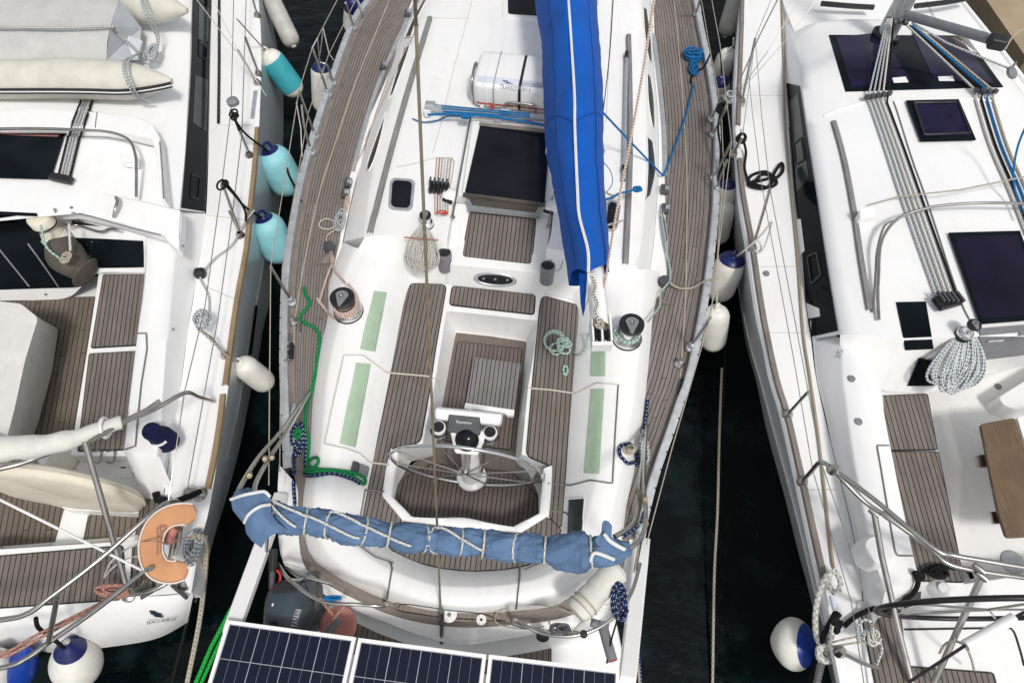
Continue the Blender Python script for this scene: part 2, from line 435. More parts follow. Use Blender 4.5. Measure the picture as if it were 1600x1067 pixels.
def fender(label, top, bot, rp, body='pvc', cap='navy', capf=.22, group='fenders hung between the hulls', ball=False, tail='', sleeve=None, name='fender'):
    a, b = P(*top), P(*bot); d = b-a; L = d.length; d.normalize()
    r = mpx((top[0]+bot[0])/2, (top[1]+bot[1])/2, (top[2]+bot[2])/2, rp)
    t = thing(name, label, 'fender', a, group)
    if ball:
        pr = [(r*.16, 0), (r*.2, .02)]+[(r*max(.18, math.sin(PI*(k/16)**.8)) if k < 16 else 0, L*k/16) for k in range(2, 17)]
        pr = [(r*.13, 0)]+[(r*(math.sin(PI*u)**.75)*(1-.25*(1-u)**2), L*u) for u in [k/20 for k in range(1, 20)]]+[(.001, L)]
    else:
        e = min(r*1.1, L*.3)
        pr = [(r*.17, -r*.16), (r*.24, -r*.04)]+[(r*(.34+.66*math.sin(PI/2*k/6)), e*.9*(1-math.cos(PI/2*k/6))) for k in range(0, 7)]+[(r*1.01, L*.5)]+[(r*(.34+.66*math.cos(PI/2*k/6)), L-e*.9*(1-math.sin(PI/2*k/6))) for k in range(0, 7)]+[(r*.28, L+r*.08), (r*.22, L+r*.22), (.001, L+r*.24)]
    cut = capf*L
    def prof(lo, hi, infl=0):
        q = []
        for (r0, h0), (r1, h1) in zip(pr, pr[1:]):
            for k in range(4):
                u = k/4; q.append((r0+(r1-r0)*u, h0+(h1-h0)*u))
        q.append(pr[-1]); q = [x for x in q if lo <= x[1] <= hi]
        return [(x[0]+infl, x[1]) for x in q]
    MB().lathe(prof(-9, 9), a, d, 28).build('body', M[body], t)
    if cap and cut > 0:
        q = prof(-9, cut, .0025)
        MB().lathe(q, a, d, 28).build('cap', M[cap], t)
    if sleeve: MB().lathe(prof(sleeve[1]*L, sleeve[2]*L, .006), a, d, 28).build('sleeve', M[sleeve[0]], t)
    if not ball:
        e0 = a-d*r*.12; u = d.orthogonal().normalized()
        ring = [e0+u*math.cos(2*PI*k/14)*r*.22-d*math.sin(2*PI*k/14)*r*.22-d*r*.1 for k in range(14)]
        MB().tube(ring, r*.09, 6, True).build('eyelet', M[cap or body], t)
    return t, a, d
def coil(c, rx, ry, n, zamp, seed, u=Vector((1, 0, 0)), v=Vector((0, 1, 0)), jit=.25, k=14):
    rr = random.Random(seed); pts = []
    for i in range(n):
        f = 1-jit*rr.random(); ox, oy = (rr.random()-.5)*rx*jit, (rr.random()-.5)*ry*jit; ph = rr.random()*.5
        for j in range(k):
            a = 2*PI*j/k+ph*math.sin(PI*j/k)
            pts.append(Vector(c)+u*(math.cos(a)*rx*f+ox)+v*(math.sin(a)*ry*f+oy)+Vector((0, 0, zamp*(i/n)+.006*rr.random())))
    # smooth the joins
    for _ in range(2):
        pts = [pts[0]]+[(pts[i-1]+pts[i]*2+pts[i+1])/4 for i in range(1, len(pts)-1)]+[pts[-1]]
    return cr(pts, 3)
def hank(top, w, h, n, seed, down, side, out, r0=.0):    # a coil hung up by its upper end: n loops falling from one point
    rr = random.Random(seed); pts = []
    for i in range(n):
        x = (i/(n-1)-.5)*2; hh = h*(.78+.22*rr.random())*(1-.12*x*x); ww = w*(.35+.65*rr.random())*.5; cx = x*w*.30+(rr.random()-.5)*w*.1; o = .012*rr.random()+.02*(1-abs(x))
        for j in range(12):
            a = 2*PI*j/12; y = (1-math.cos(a))/2
            pts.append(Vector(top)+side*(cx*y+math.sin(a)*ww*(.35+.65*y))+down*hh*y+out*(o+.05*math.sin(PI*y)))
    for _ in range(1): pts = [pts[0]]+[(pts[i-1]+pts[i]*2+pts[i+1])/4 for i in range(1, len(pts)-1)]+[pts[-1]]
    return cr(pts, 3)
# ------------------------------------------------------------------ world, camera, light
sc = bpy.context.scene
w = bpy.data.worlds.new('World'); sc.world = w; w.use_nodes = True
sky = w.node_tree.nodes.new('ShaderNodeTexSky'); sky.sky_type = 'NISHITA'; sky.sun_disc = False
SUN_EL, SUN_AZ = math.radians(60), math.radians(156)     # high hazy sun, a little behind and to the right
sky.sun_elevation = SUN_EL; sky.sun_rotation = SUN_AZ; sky.dust_density = 2.5; sky.air_density = .8
bgn = w.node_tree.nodes['Background']; bgn.inputs[1].default_value = .15
hz_ = w.node_tree.nodes.new('ShaderNodeHueSaturation'); hz_.inputs['Saturation'].default_value = .22; hz_.inputs['Value'].default_value = 1.02
w.node_tree.links.new(sky.outputs[0], hz_.inputs['Color']); w.node_tree.links.new(hz_.outputs[0], bgn.inputs[0])   # thin haze greys the blue
sd = Vector((math.sin(SUN_AZ)*math.cos(SUN_EL), math.cos(SUN_AZ)*math.cos(SUN_EL), math.sin(SUN_EL)))
ld = bpy.data.lights.new('sun', 'SUN'); ld.energy = 1.95; ld.angle = math.radians(8); ld.color = (1, .965, .91)
lo = bpy.data.objects.new('sun', ld); C.objects.link(lo); lo.rotation_euler = sd.to_track_quat('Z', 'Y').to_euler(); lo.location = sd*30
cd = bpy.data.cameras.new('camera'); cd.lens = FPX/1600*36; cd.sensor_width = 36; cd.clip_end = 2000; cd.clip_start = .05
cam = bpy.data.objects.new('camera', cd); C.objects.link(cam); cam.location = CAMP; cam.rotation_euler = (math.radians(30), 0, 0); sc.camera = cam
sc.view_settings.view_transform = 'Standard'; sc.view_settings.look = 'None'; sc.view_settings.exposure = 0
# ------------------------------------------------------------------ water
mb = MB(); mb.add([(-600, -600, 0), (600, -600, 0), (600, 600, 0), (-600, 600, 0)], [[0, 1, 2, 3]])
water = mb.build('water', M['water'], None, smooth=False); water['kind'] = 'structure'
def offline(pts, d):              # sideways offset of a line, to its left when d > 0
    out = []
    for i in range(len(pts)):
        t = pts[min(i+1, len(pts)-1)]-pts[max(i-1, 0)]; t.z = 0; t.normalize()
        out.append(pts[i]+Vector((-t.y, t.x, 0))*d)
    return out
def between(a, b, n): return [[p.lerp(q, k/n) for p, q in zip(a, b)] for k in range(n+1)]
def ctrl(s, z, n=5): return cr(W(s, z), n)
def setz(pts, z): return [Vector((p.x, p.y, z)) for p in pts]

# ================================================================== CENTRE BOAT
b0, b1 = P(690, 985, 1.2), P(790, 250, 1.55)
AX[0] = Vector((b1.x-b0.x, b1.y-b0.y, 0)).normalized()
FW = AX[0]; RT = Vector((FW.y, -FW.x, 0)); UP = Vector((0, 0, 1))
boat = thing('sailboat', 'white sailboat in the middle with teak side decks, steering wheel and a blue sail cover', 'sailboat', (b0.x, b0.y, 0))
GLs = '860,-235 770,-190 690,-130 625,-70 577,0 549,40 513,136 489,210 475,257 459,328 444,429 440,540 441,618 443,659 446,737'
GRs = '860,-235 950,-190 1020,-130 1062,-65 1088,0 1097,45 1108,98 1119,163 1124,225 1122,281 1121,330 1114,406 1107,460 1095,529 1080,598 1069,627 1052,678 1032,734 1017,788 1004,846'
GL, GR = line(GLs, 1.17, 90), line(GRs, 1.17, 90)
# hull: topsides and open stern quarters
GLq = line(GLs+' 442,775 437,830 443,880', 1.165, 100); GRq = line(GRs+' 998,880 985,915 962,945', 1.165, 100)
def hullside(G, sgn, wl=.05, inn=.16):
    return [G, [p+Vector((0, 0, -.18)) for p in offline(G, -sgn*.012)], setz(offline(G, sgn*.05), .45), setz(offline(G, sgn*inn), wl), setz(offline(G, sgn*.35), -.35)]
mb = MB().loft(hullside(GLq, 1)).loft(hullside(GRq, -1))
aL, aR = hullside(GLq, 1), hullside(GRq, -1)
mb.loft([[l[-1] for l in aL], [l[-1].lerp(m[-1], .5)-FW*.12 for l, m in zip(aL, aR)], [m[-1] for m in aR]])
mb.build('hull', M['white'], boat, solid=True)
for G, sg in ((GL, 1), (GR, -1)):
    a = [p+UP*.012 for p in G]
    MB().loft([a, [p+UP*.055 for p in a], [p+UP*.06 for p in offline(a, sg*.01)], [p+UP*.06 for p in offline(a, sg*.055)], [p+UP*.052 for p in offline(a, sg*.065)], [p-UP*.012 for p in offline(a, sg*.065)]]).build('toe_rail', M['toerail'], boat, solid=True)
# side decks: teak laid parallel to the gunwale
TLs = '860,-215 800,-160 735,-100 685,-50 642,0 608,105 568,198 547,263 537,309 531,345 527,380 515,432 512,492 500,540 493,580 485,685 475,764 470,806'
TRs = '860,-215 920,-160 970,-100 1005,-50 1022,0 1027,84 1035,157 1039,214 1042,281 1044,370 1045,440 1023,478 1018,529 1012,598 1004,658 991,740 981,785 973,841'
TL, TR = line(TLs, 1.16, 90), line(TRs, 1.16, 90)
for G, T, sg in ((offline(GL, .06), TL, 1), (offline(GR, -.06), TR, -1)):
    G = setz(G, 1.158)
    MB().loft(between(G, [p+RT*sg*.02 for p in setz(T, 1.162)], 8)).build('side_deck', M['teakdeck'], boat, solid=True)
    mg = setz(G, 1.163)
    MB().loft([mg, offline(mg, sg*.05)]).build('margin_plank', M['wood'], boat)
# coachroof
FLs = '860,-205 800,-150 745,-100 700,-50 655,0 620,80 600,140 578,205 562,262 550,310 541,352 536,378'
SLs = '860,-175 805,-135 755,-90 712,-45 670,0 643,73 622,130 604,186 590,240 580,290 573,345 570,371'
FRs = '860,-205 918,-150 962,-100 992,-50 1016,0 1021,98 1027,170 1029,230 1028,290 1024,350 1019,400 1012,440'
SRs = '860,-175 905,-135 945,-90 975,-45 1000,0 1006,98 1009,170 1010,230 1009,290 1004,345 999,390 990,413'
FL, FR = ctrl(FLs, 1.15, 6), ctrl(FRs, 1.15, 6); SL_, SR_ = ctrl(SLs, 1.44, 6), ctrl(SRs, 1.44, 6)
E = lambda a, b, t, z: [Vector((p.lerp(q, t).x, p.lerp(q, t).y, z)) for p, q in zip(a, b)]
EE = lambda t, z: E(SL_, SR_, t, z)
left_ = [FL, E(FL, SL_, .12, 1.19), E(FL, SL_, .92, 1.425), SL_, EE(.035, 1.475), EE(.10, 1.505), EE(.22, 1.53), EE(.315, 1.54)]
right_ = [EE(.68, 1.54), EE(.78, 1.53), EE(.90, 1.505), EE(.965, 1.475), SR_, E(FR, SR_, .92, 1.425), E(FR, SR_, .12, 1.19), FR]
ycut = P(780, 322, 1.55).y
nk = min(i for i, p in enumerate(EE(.5, 1.55)) if p.y < ycut)
mid_ = [l[:nk] for l in (EE(.315, 1.54), EE(.4, 1.548), EE(.5, 1.55), EE(.6, 1.548), EE(.68, 1.54))]
def skirt(ls, z=1.1): e = [l[-1] for l in ls]; return [e, setz(e, z)]
mb = MB().loft(left_).loft(mid_).loft(right_).loft(skirt(left_)).loft(skirt(right_)).loft(skirt(mid_))
for l in (left_[-1], right_[0]): mb.loft([l[nk-1:], setz(l[nk-1:], 1.1)])
mb.build('coachroof', M['roofw'], boat, solid=True, sharp=50)
# narrow white waterway between teak and cabin foot
MB().loft([setz(offline(TL, -.02), 1.156), setz(rs(FL, 90), 1.158)]).loft([setz(offline(TR, .02), 1.156), setz(rs(FR, 90), 1.158)]).build('waterway', M['white'], boat, solid=True)
# cockpit coaming, one ring from the cabin round the stern and back
RING = [('536,378 514,440 512,492 500,540 492,590 487,640 484,690 478,740 473,785 474,825 486,868 525,900 590,932 650,952 725,960 800,955 870,945 925,918 960,880 973,841 980,790 991,740 1000,690 1007,640 1012,592 1017,540 1021,495 1028,462 1032,425', 1.15),
        ('552,386 531,445 529,496 517,545 509,592 504,642 500,692 492,742 487,790 490,830 512,868 552,900 613,925 664,942 730,950 796,945 856,935 904,910 933,875 950,838 960,790 972,740 981,692 989,642 995,592 1001,542 1004,495 1008,458 1010,420', 1.35),
        ('560,388 537,446 534,497 523,546 515,592 510,642 506,692 498,742 493,789 497,829 522,864 562,896 620,920 668,937 731,945 794,940 851,930 897,906 926,871 943,838 953,790 966,740 975,692 983,642 989,592 995,542 998,495 1001,458 1003,420', 1.372),
        ('612,392 581,450 574,500 561,546 550,592 542,642 531,694 520,740 513,785 518,822 556,860 597,887 643,906 680,916 735,920 790,916 840,907 877,890 901,860 914,830 926,785 938,740 942,692 946,642 948,592 950,542 952,497 953,460 934,432', 1.375),
        ('622,396 587,450 580,500 567,546 557,592 549,642 538,694 527,740 520,785 525,820 562,856 602,883 646,902 682,912 735,915 788,912 836,903 872,886 895,858 908,830 919,785 931,740 935,692 939,642 941,592 943,542 945,497 947,462 926,436', 1.36),
        ('645,428 632,455 622,500 613,546 604,592 594,642 584,692 576,735 568,775 562,812 588,850 623,870 659,884 692,891 735,895 785,893 825,886 856,874 874,850 881,824 884,785 888,738 891,692 895,642 899,592 903,540 907,494 905,474 895,462', 1.135),
        ('650,430 637,455 627,500 618,546 609,592 599,642 589,692 581,735 573,775 567,812 592,846 626,866 661,881 693,888 735,892 784,890 823,883 853,870 870,847 877,824 880,785 884,738 887,692 891,642 895,592 899,540 903,494 900,476 890,465', 1.105)]
ring = [ctrl(s, z) for s, z in RING]
MB().loft(ring).build('cockpit_coaming', M['white'], boat, solid=True, sharp=60)
# step from the cabin roof down to the cockpit
eL, eR = [l[-1] for l in left_[3:]], [l[-1] for l in right_[:5]]
for e, q in ((eL, ['560,388,1.40 584,384,1.42 625,386,1.42 662,392,1.42 700,398,1.42', '556,395,1.33 590,402,1.31 630,408,1.31 664,412,1.31 699,418,1.31', '552,410,1.16 600,424,1.16 640,430,1.16 668,434,1.16 699,437,1.16', '552,420,1.106 605,438,1.106 644,442,1.106 670,442,1.106 699,444,1.106']),
             (eR, ['852,410,1.42 890,414,1.42 930,420,1.42 965,424,1.42 1000,424,1.40', '852,430,1.31 890,436,1.31 925,442,1.31 962,440,1.32 1002,428,1.34', '850,450,1.16 884,456,1.16 912,460,1.16 950,462,1.16 1008,440,1.16', '848,458,1.106 880,464,1.106 905,470,1.106 950,475,1.106 1012,450,1.106'])):
    L = [e]+[W(x) for x in q]
    MB().loft([rs(cr(l, 6), 30) for l in L]).build('aft_bulkhead', M['white'], boat, solid=True, sharp=60)
# benches ring with the well in the middle (top, edge, wall, foot)
OUT = '690,425 770,435 860,445 945,455 930,560 920,660 915,720 912,760 905,830 840,898 730,905 600,880 540,830 545,760 560,700 575,620 590,540 592,428 690,425'
INN = '700,486 770,493 840,501 842,506 825,606 815,710 862,723 861,757 857,805 814,831 720,822 630,813 598,775 603,737 611,702 660,694 677,612 697,490 700,486'
FOO = '713,517 768,523 822,531 824,534 813,640 806,720 838,762 843,775 842,815 812,852 722,842 642,834 612,800 618,760 640,722 677,712 692,620 711,521 713,517'
lo_, li_, lf_ = W(OUT, 1.1), W(INN, 1.1), W(FOO, .71)
l2 = [p.lerp(Vector((q.x, q.y, p.z)), .06)-UP*.012 for p, q in zip(li_, lf_)]; l3 = [p.lerp(q, .93) for p, q in zip(l2, lf_)]
l4 = [q.lerp(sum(lf_, Vector())/len(lf_), .02) for q in lf_]
MB().loft([lo_, li_, l2, l3, l4], flat=True).build('cockpit_benches', M['white'], boat, solid=True, sharp=50)
sole = MB().prism(W('708,510 828,526 818,640 814,735 848,765 850,815 816,858 640,840 605,800 612,750 670,705 690,610', .712), .06).build('cockpit_sole', M['solewood'], boat, smooth=False, solid=True)
pad('sole_planks', '716,534 815,545 797,702 692,687', .722, boat, .02, 'teaks')
pad('sole_planks', '632,747 676,724 800,738 838,773 840,806 812,850 645,828 624,786', .722, boat, .03, 'teaks')
# raised white rim round the helm well
rim = rs(cr(W('612,701 604,736 599,774 631,812 720,821.5 813,830 856,804 860,757 861,728', 1.128), 1), 90)
cw_ = P(730, 775, 1.128); inw = [(cw_-p).normalized() for p in rim]
MB().loft([[p-d*.012-UP*.03 for p, d in zip(rim, inw)], [p-d*.010 for p, d in zip(rim, inw)], [p+UP*.008 for p in rim], [p+d*.055+UP*.008 for p, d in zip(rim, inw)], [p+d*.068-UP*.004 for p, d in zip(rim, inw)], [p+d*.07-UP*.12 for p, d in zip(rim, inw)]]).build('helm_well_rim', M['white'], boat, solid=True, sharp=50)
# teak pads
pad('bench_planks', '641,443 697,445 691,480 679,549 670,612 656,690 611,699 603,735 597,774 629,812 600,840 567,811 576,764 582,733 592,672 610,588 629,480', 1.113, boat, .05)
pad('bench_planks', '848,462 903,477 905,490 895,600 886,705 880,800 876,826 858,806 862,727 823,711 832,606 844,480', 1.113, boat, .05)
pad('bench_planks', '567,812 600,842 629,815 720,824 814,833 855,808 877,827 850,868 823,882 784,889 735,891 693,887 650,877 615,860', 1.114, boat, .03)
pad('step_planks', '707,447 836,461 834,490 703,475', 1.116, boat, .03)
pad('bridge_planks', '735,330,1.452 837,340,1.452 830,413,1.383 722,401,1.383', 1.4, boat, .04)
# bridge seat under those planks, and the companionway hatch
MB().prism(rnd(W('700,316,1.452 862,334,1.452 850,426,1.372 698,412,1.372', 1.4), .02), bottom=1.1, taper=.06).build('bridge_seat', M['white'], boat, bevel=.02, solid=True)
gar = MB().prism(W('738,188,1.60 866,202,1.60 858,316,1.585 722,300,1.585', 1.6), bottom=1.45).build('hatch_garage', M['white'], boat, bevel=.012, solid=True)
hat = MB().prism(rnd(W('750,196,1.625 860,208,1.625 851,318,1.61 726,302,1.61', 1.6), .02), .02).build('sliding_hatch', M['dglass'], boat, bevel=.003, solid=True)
MB().prism(W('749,191,1.632 861,203,1.632 861,208,1.632 750,196,1.632', 1.6), .03).build('hatch_trim', M['wood'], hat, smooth=False)
MB().prism(rnd(W('724,301,1.632 852,317,1.632 852,321,1.625 723,305,1.625', 1.6), .004), .03).build('hatch_lip', M['smoke'], hat)
wb = MB().loft([W('728,306 848,321', 1.59), W('731,324 844,338', 1.505), W('731,330 843,342', 1.5)]).build('washboard', M['mgrey'], boat, smooth=False)
MB().loft([W('733,309 842,322', 1.595), W('738,321,1.525 837,333,1.525')]).build('washboard_pane', M['smoke'], wb, smooth=False)
q = S(785, 321, .006); MB().box(q, .09, .05, .03, -.1).build('hasp', M['dgrey'], wb, bevel=.004)
# oval repeater in the bulkhead
oc = [S(774+math.cos(a)*32, 436+math.sin(a)*9.5+math.cos(a)*2.5, .006) for a in [2*PI*k/28 for k in range(28)]]
ov = MB().tube(oc, .012, 8, True).build('oval_bezel', M['alu'], boat)
MB().add([S(774+math.cos(a)*28, 436+math.sin(a)*7+math.cos(a)*2.2, .009) for a in [2*PI*k/28 for k in range(28)]], [list(range(28))]).build('display', M['black'], ov, smooth=False)
for px in (756, 774, 793): MB().lathe([(.012, 0), (.012, .006), (.001, .007)], S(px, 435+(px-774)*.06, .01), (0, -1, .6), 12).build('gauge', M['mgrey'], ov)
# cup holders
for px, py in ((694, 400), (856, 420)):
    a = P(px, py-5, 1.47); d = Vector((-FW.x*.18, -FW.y*.18, -1)); L = .20; r = mpx(px, py, 1.3, 11)
    h = MB().lathe([(r*.85, .0), (r*.9, -.002), (r, .0), (r*1.03, .02), (r, .04), (r*.93, L), (.001, L)], a, d, 24).build('cup_holder', M['mgrey'], boat)
    MB().lathe([(r*.84, -.003), (.001, -.004)], a, d, 24).build('cup_opening', M['black'], h)
# green non-slip strips on the inner coaming
def strip(s, name='backrest_pad', mat='green'):
    q = nums(s); a, b, c, d = [Vector((x[0], x[1], 0)) for x in q]; R = []
    for i in range(9):
        l, r = a.lerp(d, i/8), b.lerp(c, i/8)
        R.append([S(*l.lerp(r, k/5).to_2d(), .009) for k in range(6)])
    top = [p for p in R]; n = len(R)
    MB().loft(top).loft([R[0], [p-UP*.02 for p in R[0]]]).loft([R[-1], [p-UP*.02 for p in R[-1]]]).loft([[x[0] for x in R], [x[0]-UP*.02 for x in R]]).loft([[x[-1] for x in R], [x[-1]-UP*.02 for x in R]]).build(name, M[mat], boat, sharp=40)
strip('584,455 603,457 585,549 562,545'); strip('556,567 578,569 554,698 531,693')
strip('926,531 947,531 946,588 924,587'); strip('925,608 945,608 937,740 914,739')
# locker lids: raised gutters
for s in ('537,555 567,555 603,582 636,585 670,588 683,594 686,604', '537,556 522,622 507,693 540,700 562,708 577,722 608,726', '570,765 600,768', '570,766 562,810',
          '822,606 860,609 900,615 914,608 933,598 966,601', '966,601 961,680 957,755 923,750 892,758 857,755', '860,798 884,800 890,806', '608,878 613,885 605,935', '812,878 812,900 806,955', '560,852 585,870 615,880', '860,872 820,890'):
    part_tube('locker_gutter', drape(s, .002, 5, smooth=False), .0075, 'beige' if s[0] in '58' and len(s) > 40 else 'seam', boat, 6)
# stern: teak strip, seat, transom and platform
so = ctrl('466,760 466,830 476,884 513,914 572,944 604,958 655,972 725,980 800,976 870,967 930,945 968,905 992,800', 1.156); si = ctrl('478,760 476,838 490,872 530,902 590,932 608,940 655,952 725,960 800,955 870,945 920,922 955,885 984,800', 1.158)
MB().loft(between(so, si, 3)).build('stern_strip', M['wood'], boat, solid=True)
tr = ctrl('440,760 440,840 458,892 503,926 563,956 600,970 652,990 722,1006 800,996 862,985 940,965 985,925 1006,820', 1.15)
dn = [Vector((p.x, p.y, .38))-FW*.05 for p in tr]
MB().loft([ctrl('436,725 434,790 443,880 500,922 562,952 600,965 652,982 722,1000 800,990 868,978 945,955 990,915 1012,820', 1.148), so]).build('stern_deck', M['white'], boat, solid=True)
MB().loft([[p+UP*.0 for p in so], [p-UP*.012 for p in tr], [p-UP*.06 for p in tr], dn], ).build('transom', M['white'], boat, solid=True)
MB().prism(rnd(W('470,925 560,955 650,990 725,1006 800,1000 880,990 960,950 990,1100 450,1100', .42), .1), bottom=-.1).build('swim_platform', M['white'], boat, bevel=.03, solid=True)
pad('platform_planks', '546,955 600,985 664,996 664,1020 540,1020', .432, boat, .01, 'teakw')
pad('platform_planks', '735,1006 790,1006 837,999 860,996 860,1050 725,1050', .432, boat, .01, 'teakw')
seat = MB().prism(rnd(W('610,948 632,931 660,932 720,940 765,948 790,966 725,972 660,962', 1.2), .06), .05).build('stern_seat', M['wood'], boat, bevel=.008, solid=True)
part_tube('seat_seam', drape('622,952 632,943 700,952 752,958 778,968', .002, 4), .004, 'caulk', seat, 6)
part_tube('seat_seam', drape('622,953 690,964 790,970', .002, 4), .004, 'caulk', seat, 6)
for px, py, r in ((702, 960, 12), (752, 968, 8)):
    b = S(px, py, .0); rr = mpx(px, py, 1.2, r)
    dk = MB().lathe([(rr, 0), (rr, .012), (rr*.9, .016), (rr*.3, .017), (rr*.28, .012), (.001, .012)], b, UP, 28).build('deck_fitting', M['white'], boat)
    MB().lathe([(rr*.26, .0135), (.001, .0137)], b, UP, 16).build('fitting_hole', M['black'] if r < 10 else M['mgrey'], dk)
    for k in range(6):
        a = k*PI/3; MB().lathe([(rr*.07, .015), (rr*.05, .0195), (.001, .02)], b+Vector((math.cos(a)*rr*.72, math.sin(a)*rr*.72, 0)), UP, 8).build('screw', M['seam'], dk)
# windows in the cabin side
def surfstrip(s1, s2, off, n=14):
    a = rs(cr([(x[0], x[1], 0) for x in nums(s1)], 6), n); b = rs(cr([(x[0], x[1], 0) for x in nums(s2)], 6), n)
    return [[S(p.x, p.y, off) for p in a], [S(*p.lerp(q, .5).to_2d(), off) for p, q in zip(a, b)], [S(p.x, p.y, off) for p in b]]
for s1, s2 in (('661,2 646,30 633,60', '668,0 653,30 643,58'), ('632,76 622,108 608,156', '641,73 633,98 615,148'), ('601,182 588,218 575,256 574,266', '604,176 596,214 585,252 577,268'),
               ('1004,12 1007,60 1013,96', '1010,16 1016,60 1018,98'), ('1010,114 1012,160 1018,198', '1016,122 1021,160 1022,204'), ('1010,214 1011,262 1008,312', '1019,222 1023,266 1015,306')):
    wn = MB().loft(surfstrip(s1, s2, .006)).build('portlight', M['portglass'], boat)
    q = surfstrip(s1, s2, .008); lp = q[0]+q[2][::-1]
    MB().tube(lp, .007, 6, True).build('portlight_frame', M['white'], wn)
# aft-facing opening ports and handrails
for c0 in ('610,284 616,279 643,281 649,286 645,326 639,331 613,329 607,324', '948,318 954,312 966,316 970,322 964,358 958,364 948,362 944,356'):
    q = nums(c0); pts = [S(x[0], x[1], .012) for x in q]
    f_ = MB().prism(rnd(pts, .02), .012).build('opening_port', M['alu'], boat, bevel=.003)
    cx, cy = sum(x[0] for x in q)/8, sum(x[1] for x in q)/8
    MB().prism(rnd([S(cx+(x[0]-cx)*.78, cy+(x[1]-cy)*.83, .016) for x in q], .02), .005).build('port_glass', M['dglass'], f_, smooth=False)
for s in ('673,31 640,140 612,240 592,318 581,366', '981,59 983,150 983,250 980,330 976,412'):
    p = drape(s, .035, 6); r, f = frame(); hw = .026
    MB().loft([[a-RT*hw-UP*.03 for a in p], [a-RT*hw for a in p], [a-RT*hw*.6+UP*.012 for a in p], [a+RT*hw*.6+UP*.012 for a in p], [a+RT*hw for a in p], [a+RT*hw-UP*.03 for a in p]]).build('grab_rail', M['greywood'], boat)
for s in ('652,0 617,74 586,148 564,223 552,269', '1019,42 1029,120 1037,200 1039,276'):
    p = drape(s, .016, 6); hw = .02
    MB().loft([[a-RT*hw-UP*.014 for a in p], [a-RT*hw for a in p], [a+RT*hw for a in p], [a+RT*hw-UP*.014 for a in p]]).build('genoa_track', M['alu'], boat, smooth=False)
for px, py in ((600, 107), (545, 290), (541, 306), (638, 25), (1037, 300), (1038, 330)):
    c = MB().box(S(px, py, .035), .07, .11, .05, -.1).build('genoa_car', M['dgrey'], boat, bevel=.01)
    MB().lathe([(.025, 0), (.032, .01), (.018, .02), (.032, .03), (.025, .04)], S(px, py, .06), RT, 14).build('sheave', M['alu'], c)
# roof seams, front hatch
for s in ('738,0 722,60 706,120 690,190 676,240', '655,28 735,30', '956,0 951,110 947,190'): part_tube('roof_seam', drape(s, .0, 6), .004, 'beige', boat, 6)
fh = MB().prism(rnd([S(x, y, .02) for x, y in ((784, -60), (862, -58), (860, 36), (786, 30))], .05), .03).build('deck_hatch', M['white'], boat, bevel=.008)
MB().prism(rnd([S(x, y, .026) for x, y in ((793, -54), (862, -52), (858, 29), (794, 25))], .04), .004).build('hatch_glass', M['dglass'], fh, smooth=False)
# traveller track across the roof in front of the hatch
a, b = P(668, 169, 1.63), P(872, 190, 1.64)
trk = MB().loft([[a-FW*.03, b-FW*.03], [a-FW*.03+UP*.035, b-FW*.03+UP*.035], [a+FW*.03+UP*.035, b+FW*.03+UP*.035], [a+FW*.03, b+FW*.03]]).build('traveller_track', M['alu'], boat, smooth=False, solid=True)
for t0 in (0, .55, .97): MB().box(a.lerp(b, t0)-UP*.045, .07, .07, .09, -.1).build('track_foot', M['white'], trk, bevel=.008)
for t0 in (.025, .6): MB().box(a.lerp(b, t0)+UP*.045, .10, .075, .045, -.1).build('traveller_car', M['alu'], trk, bevel=.012)
# gas-strut like sprayhood stays each side of the hatch
for s, z0, z1 in (('735,186 707,338', 1.66, 1.56), ('866,290 857,352', 1.62, 1.54)):
    q = nums(s); a, b = P(*q[0], z0), P(*q[1], z1)
    st = part_tube('hatch_stay', [a, b], .010, 'steel', boat)
    MB().lathe([(.022, -.01), (.024, .0), (.016, .02), (.001, .025)], b-UP*.012, UP, 12).build('stay_foot', M['steel'], st)
for s in ('688,300 706,296 716,314 703,318', '848,318 864,318 870,330 856,330'):
    q = nums(s); cx, cy = sum(x[0] for x in q)/4, sum(x[1] for x in q)/4; c = S(cx, cy, 0)
    cw = MB().lathe([(.085, -.02), (.085, .01), (.07, .04), (.04, .058), (.001, .062)], c, UP, 20).build('vent_cowl', M['white'], boat)
    MB().box(c+Vector((-.02, -.075, .02)), .10, .03, .03, -.5).build('vent_mouth', M['black'], cw, bevel=.006)
# halyard lines in their recess, clutches and the cabin-top winch
for k in range(6):
    s = f'{683+k*4.5},248 {680+k*4.2},290 {680+k*4.0},336'
    part_tube('control_line', drape(s, .012, 5), .0065, ['r_red', 'r_pink', 'r_fleck', 'r_white', 'r_fleck', 'r_beige'][k], boat, 6)
part_tube('recess_edge', drape('618,262 650,256 678,248 706,249 709,258 702,300', .0, 5), .008, 'beige', boat, 6)
for k in range(5):
    cl = MB().box(S(674+k*6.4, 296+k*.8, .03), .027, .12, .06, -.1).build('rope_clutch', M['black'], boat, bevel=.005)
    MB().box(S(674+k*6.4, 290+k*.8, .075), .018, .07, .016, -.1).build('clutch_lever', M['dgrey'], cl, bevel=.004)
winch(boat, 667, 352, None, .052, .15)
winch(boat, 545, 487, None, .104, .235, tilt=(-.05, 0)); winch(boat, 979, 528, None, .104, .235, tilt=(.05, 0))
for px, py, px2, py2 in ((516, 390, 530, 374), (1037, 444, 1046, 430)):       # foot blocks by the sheet track
    c = S(px, py, .03); MB().lathe([(.05, -.03), (.055, -.02), (.055, .0), (.035, .012), (.055, .024), (.052, .04), (.001, .042)], c, (0, 0, 1), 22).build('foot_block', M['dgrey'], boat)
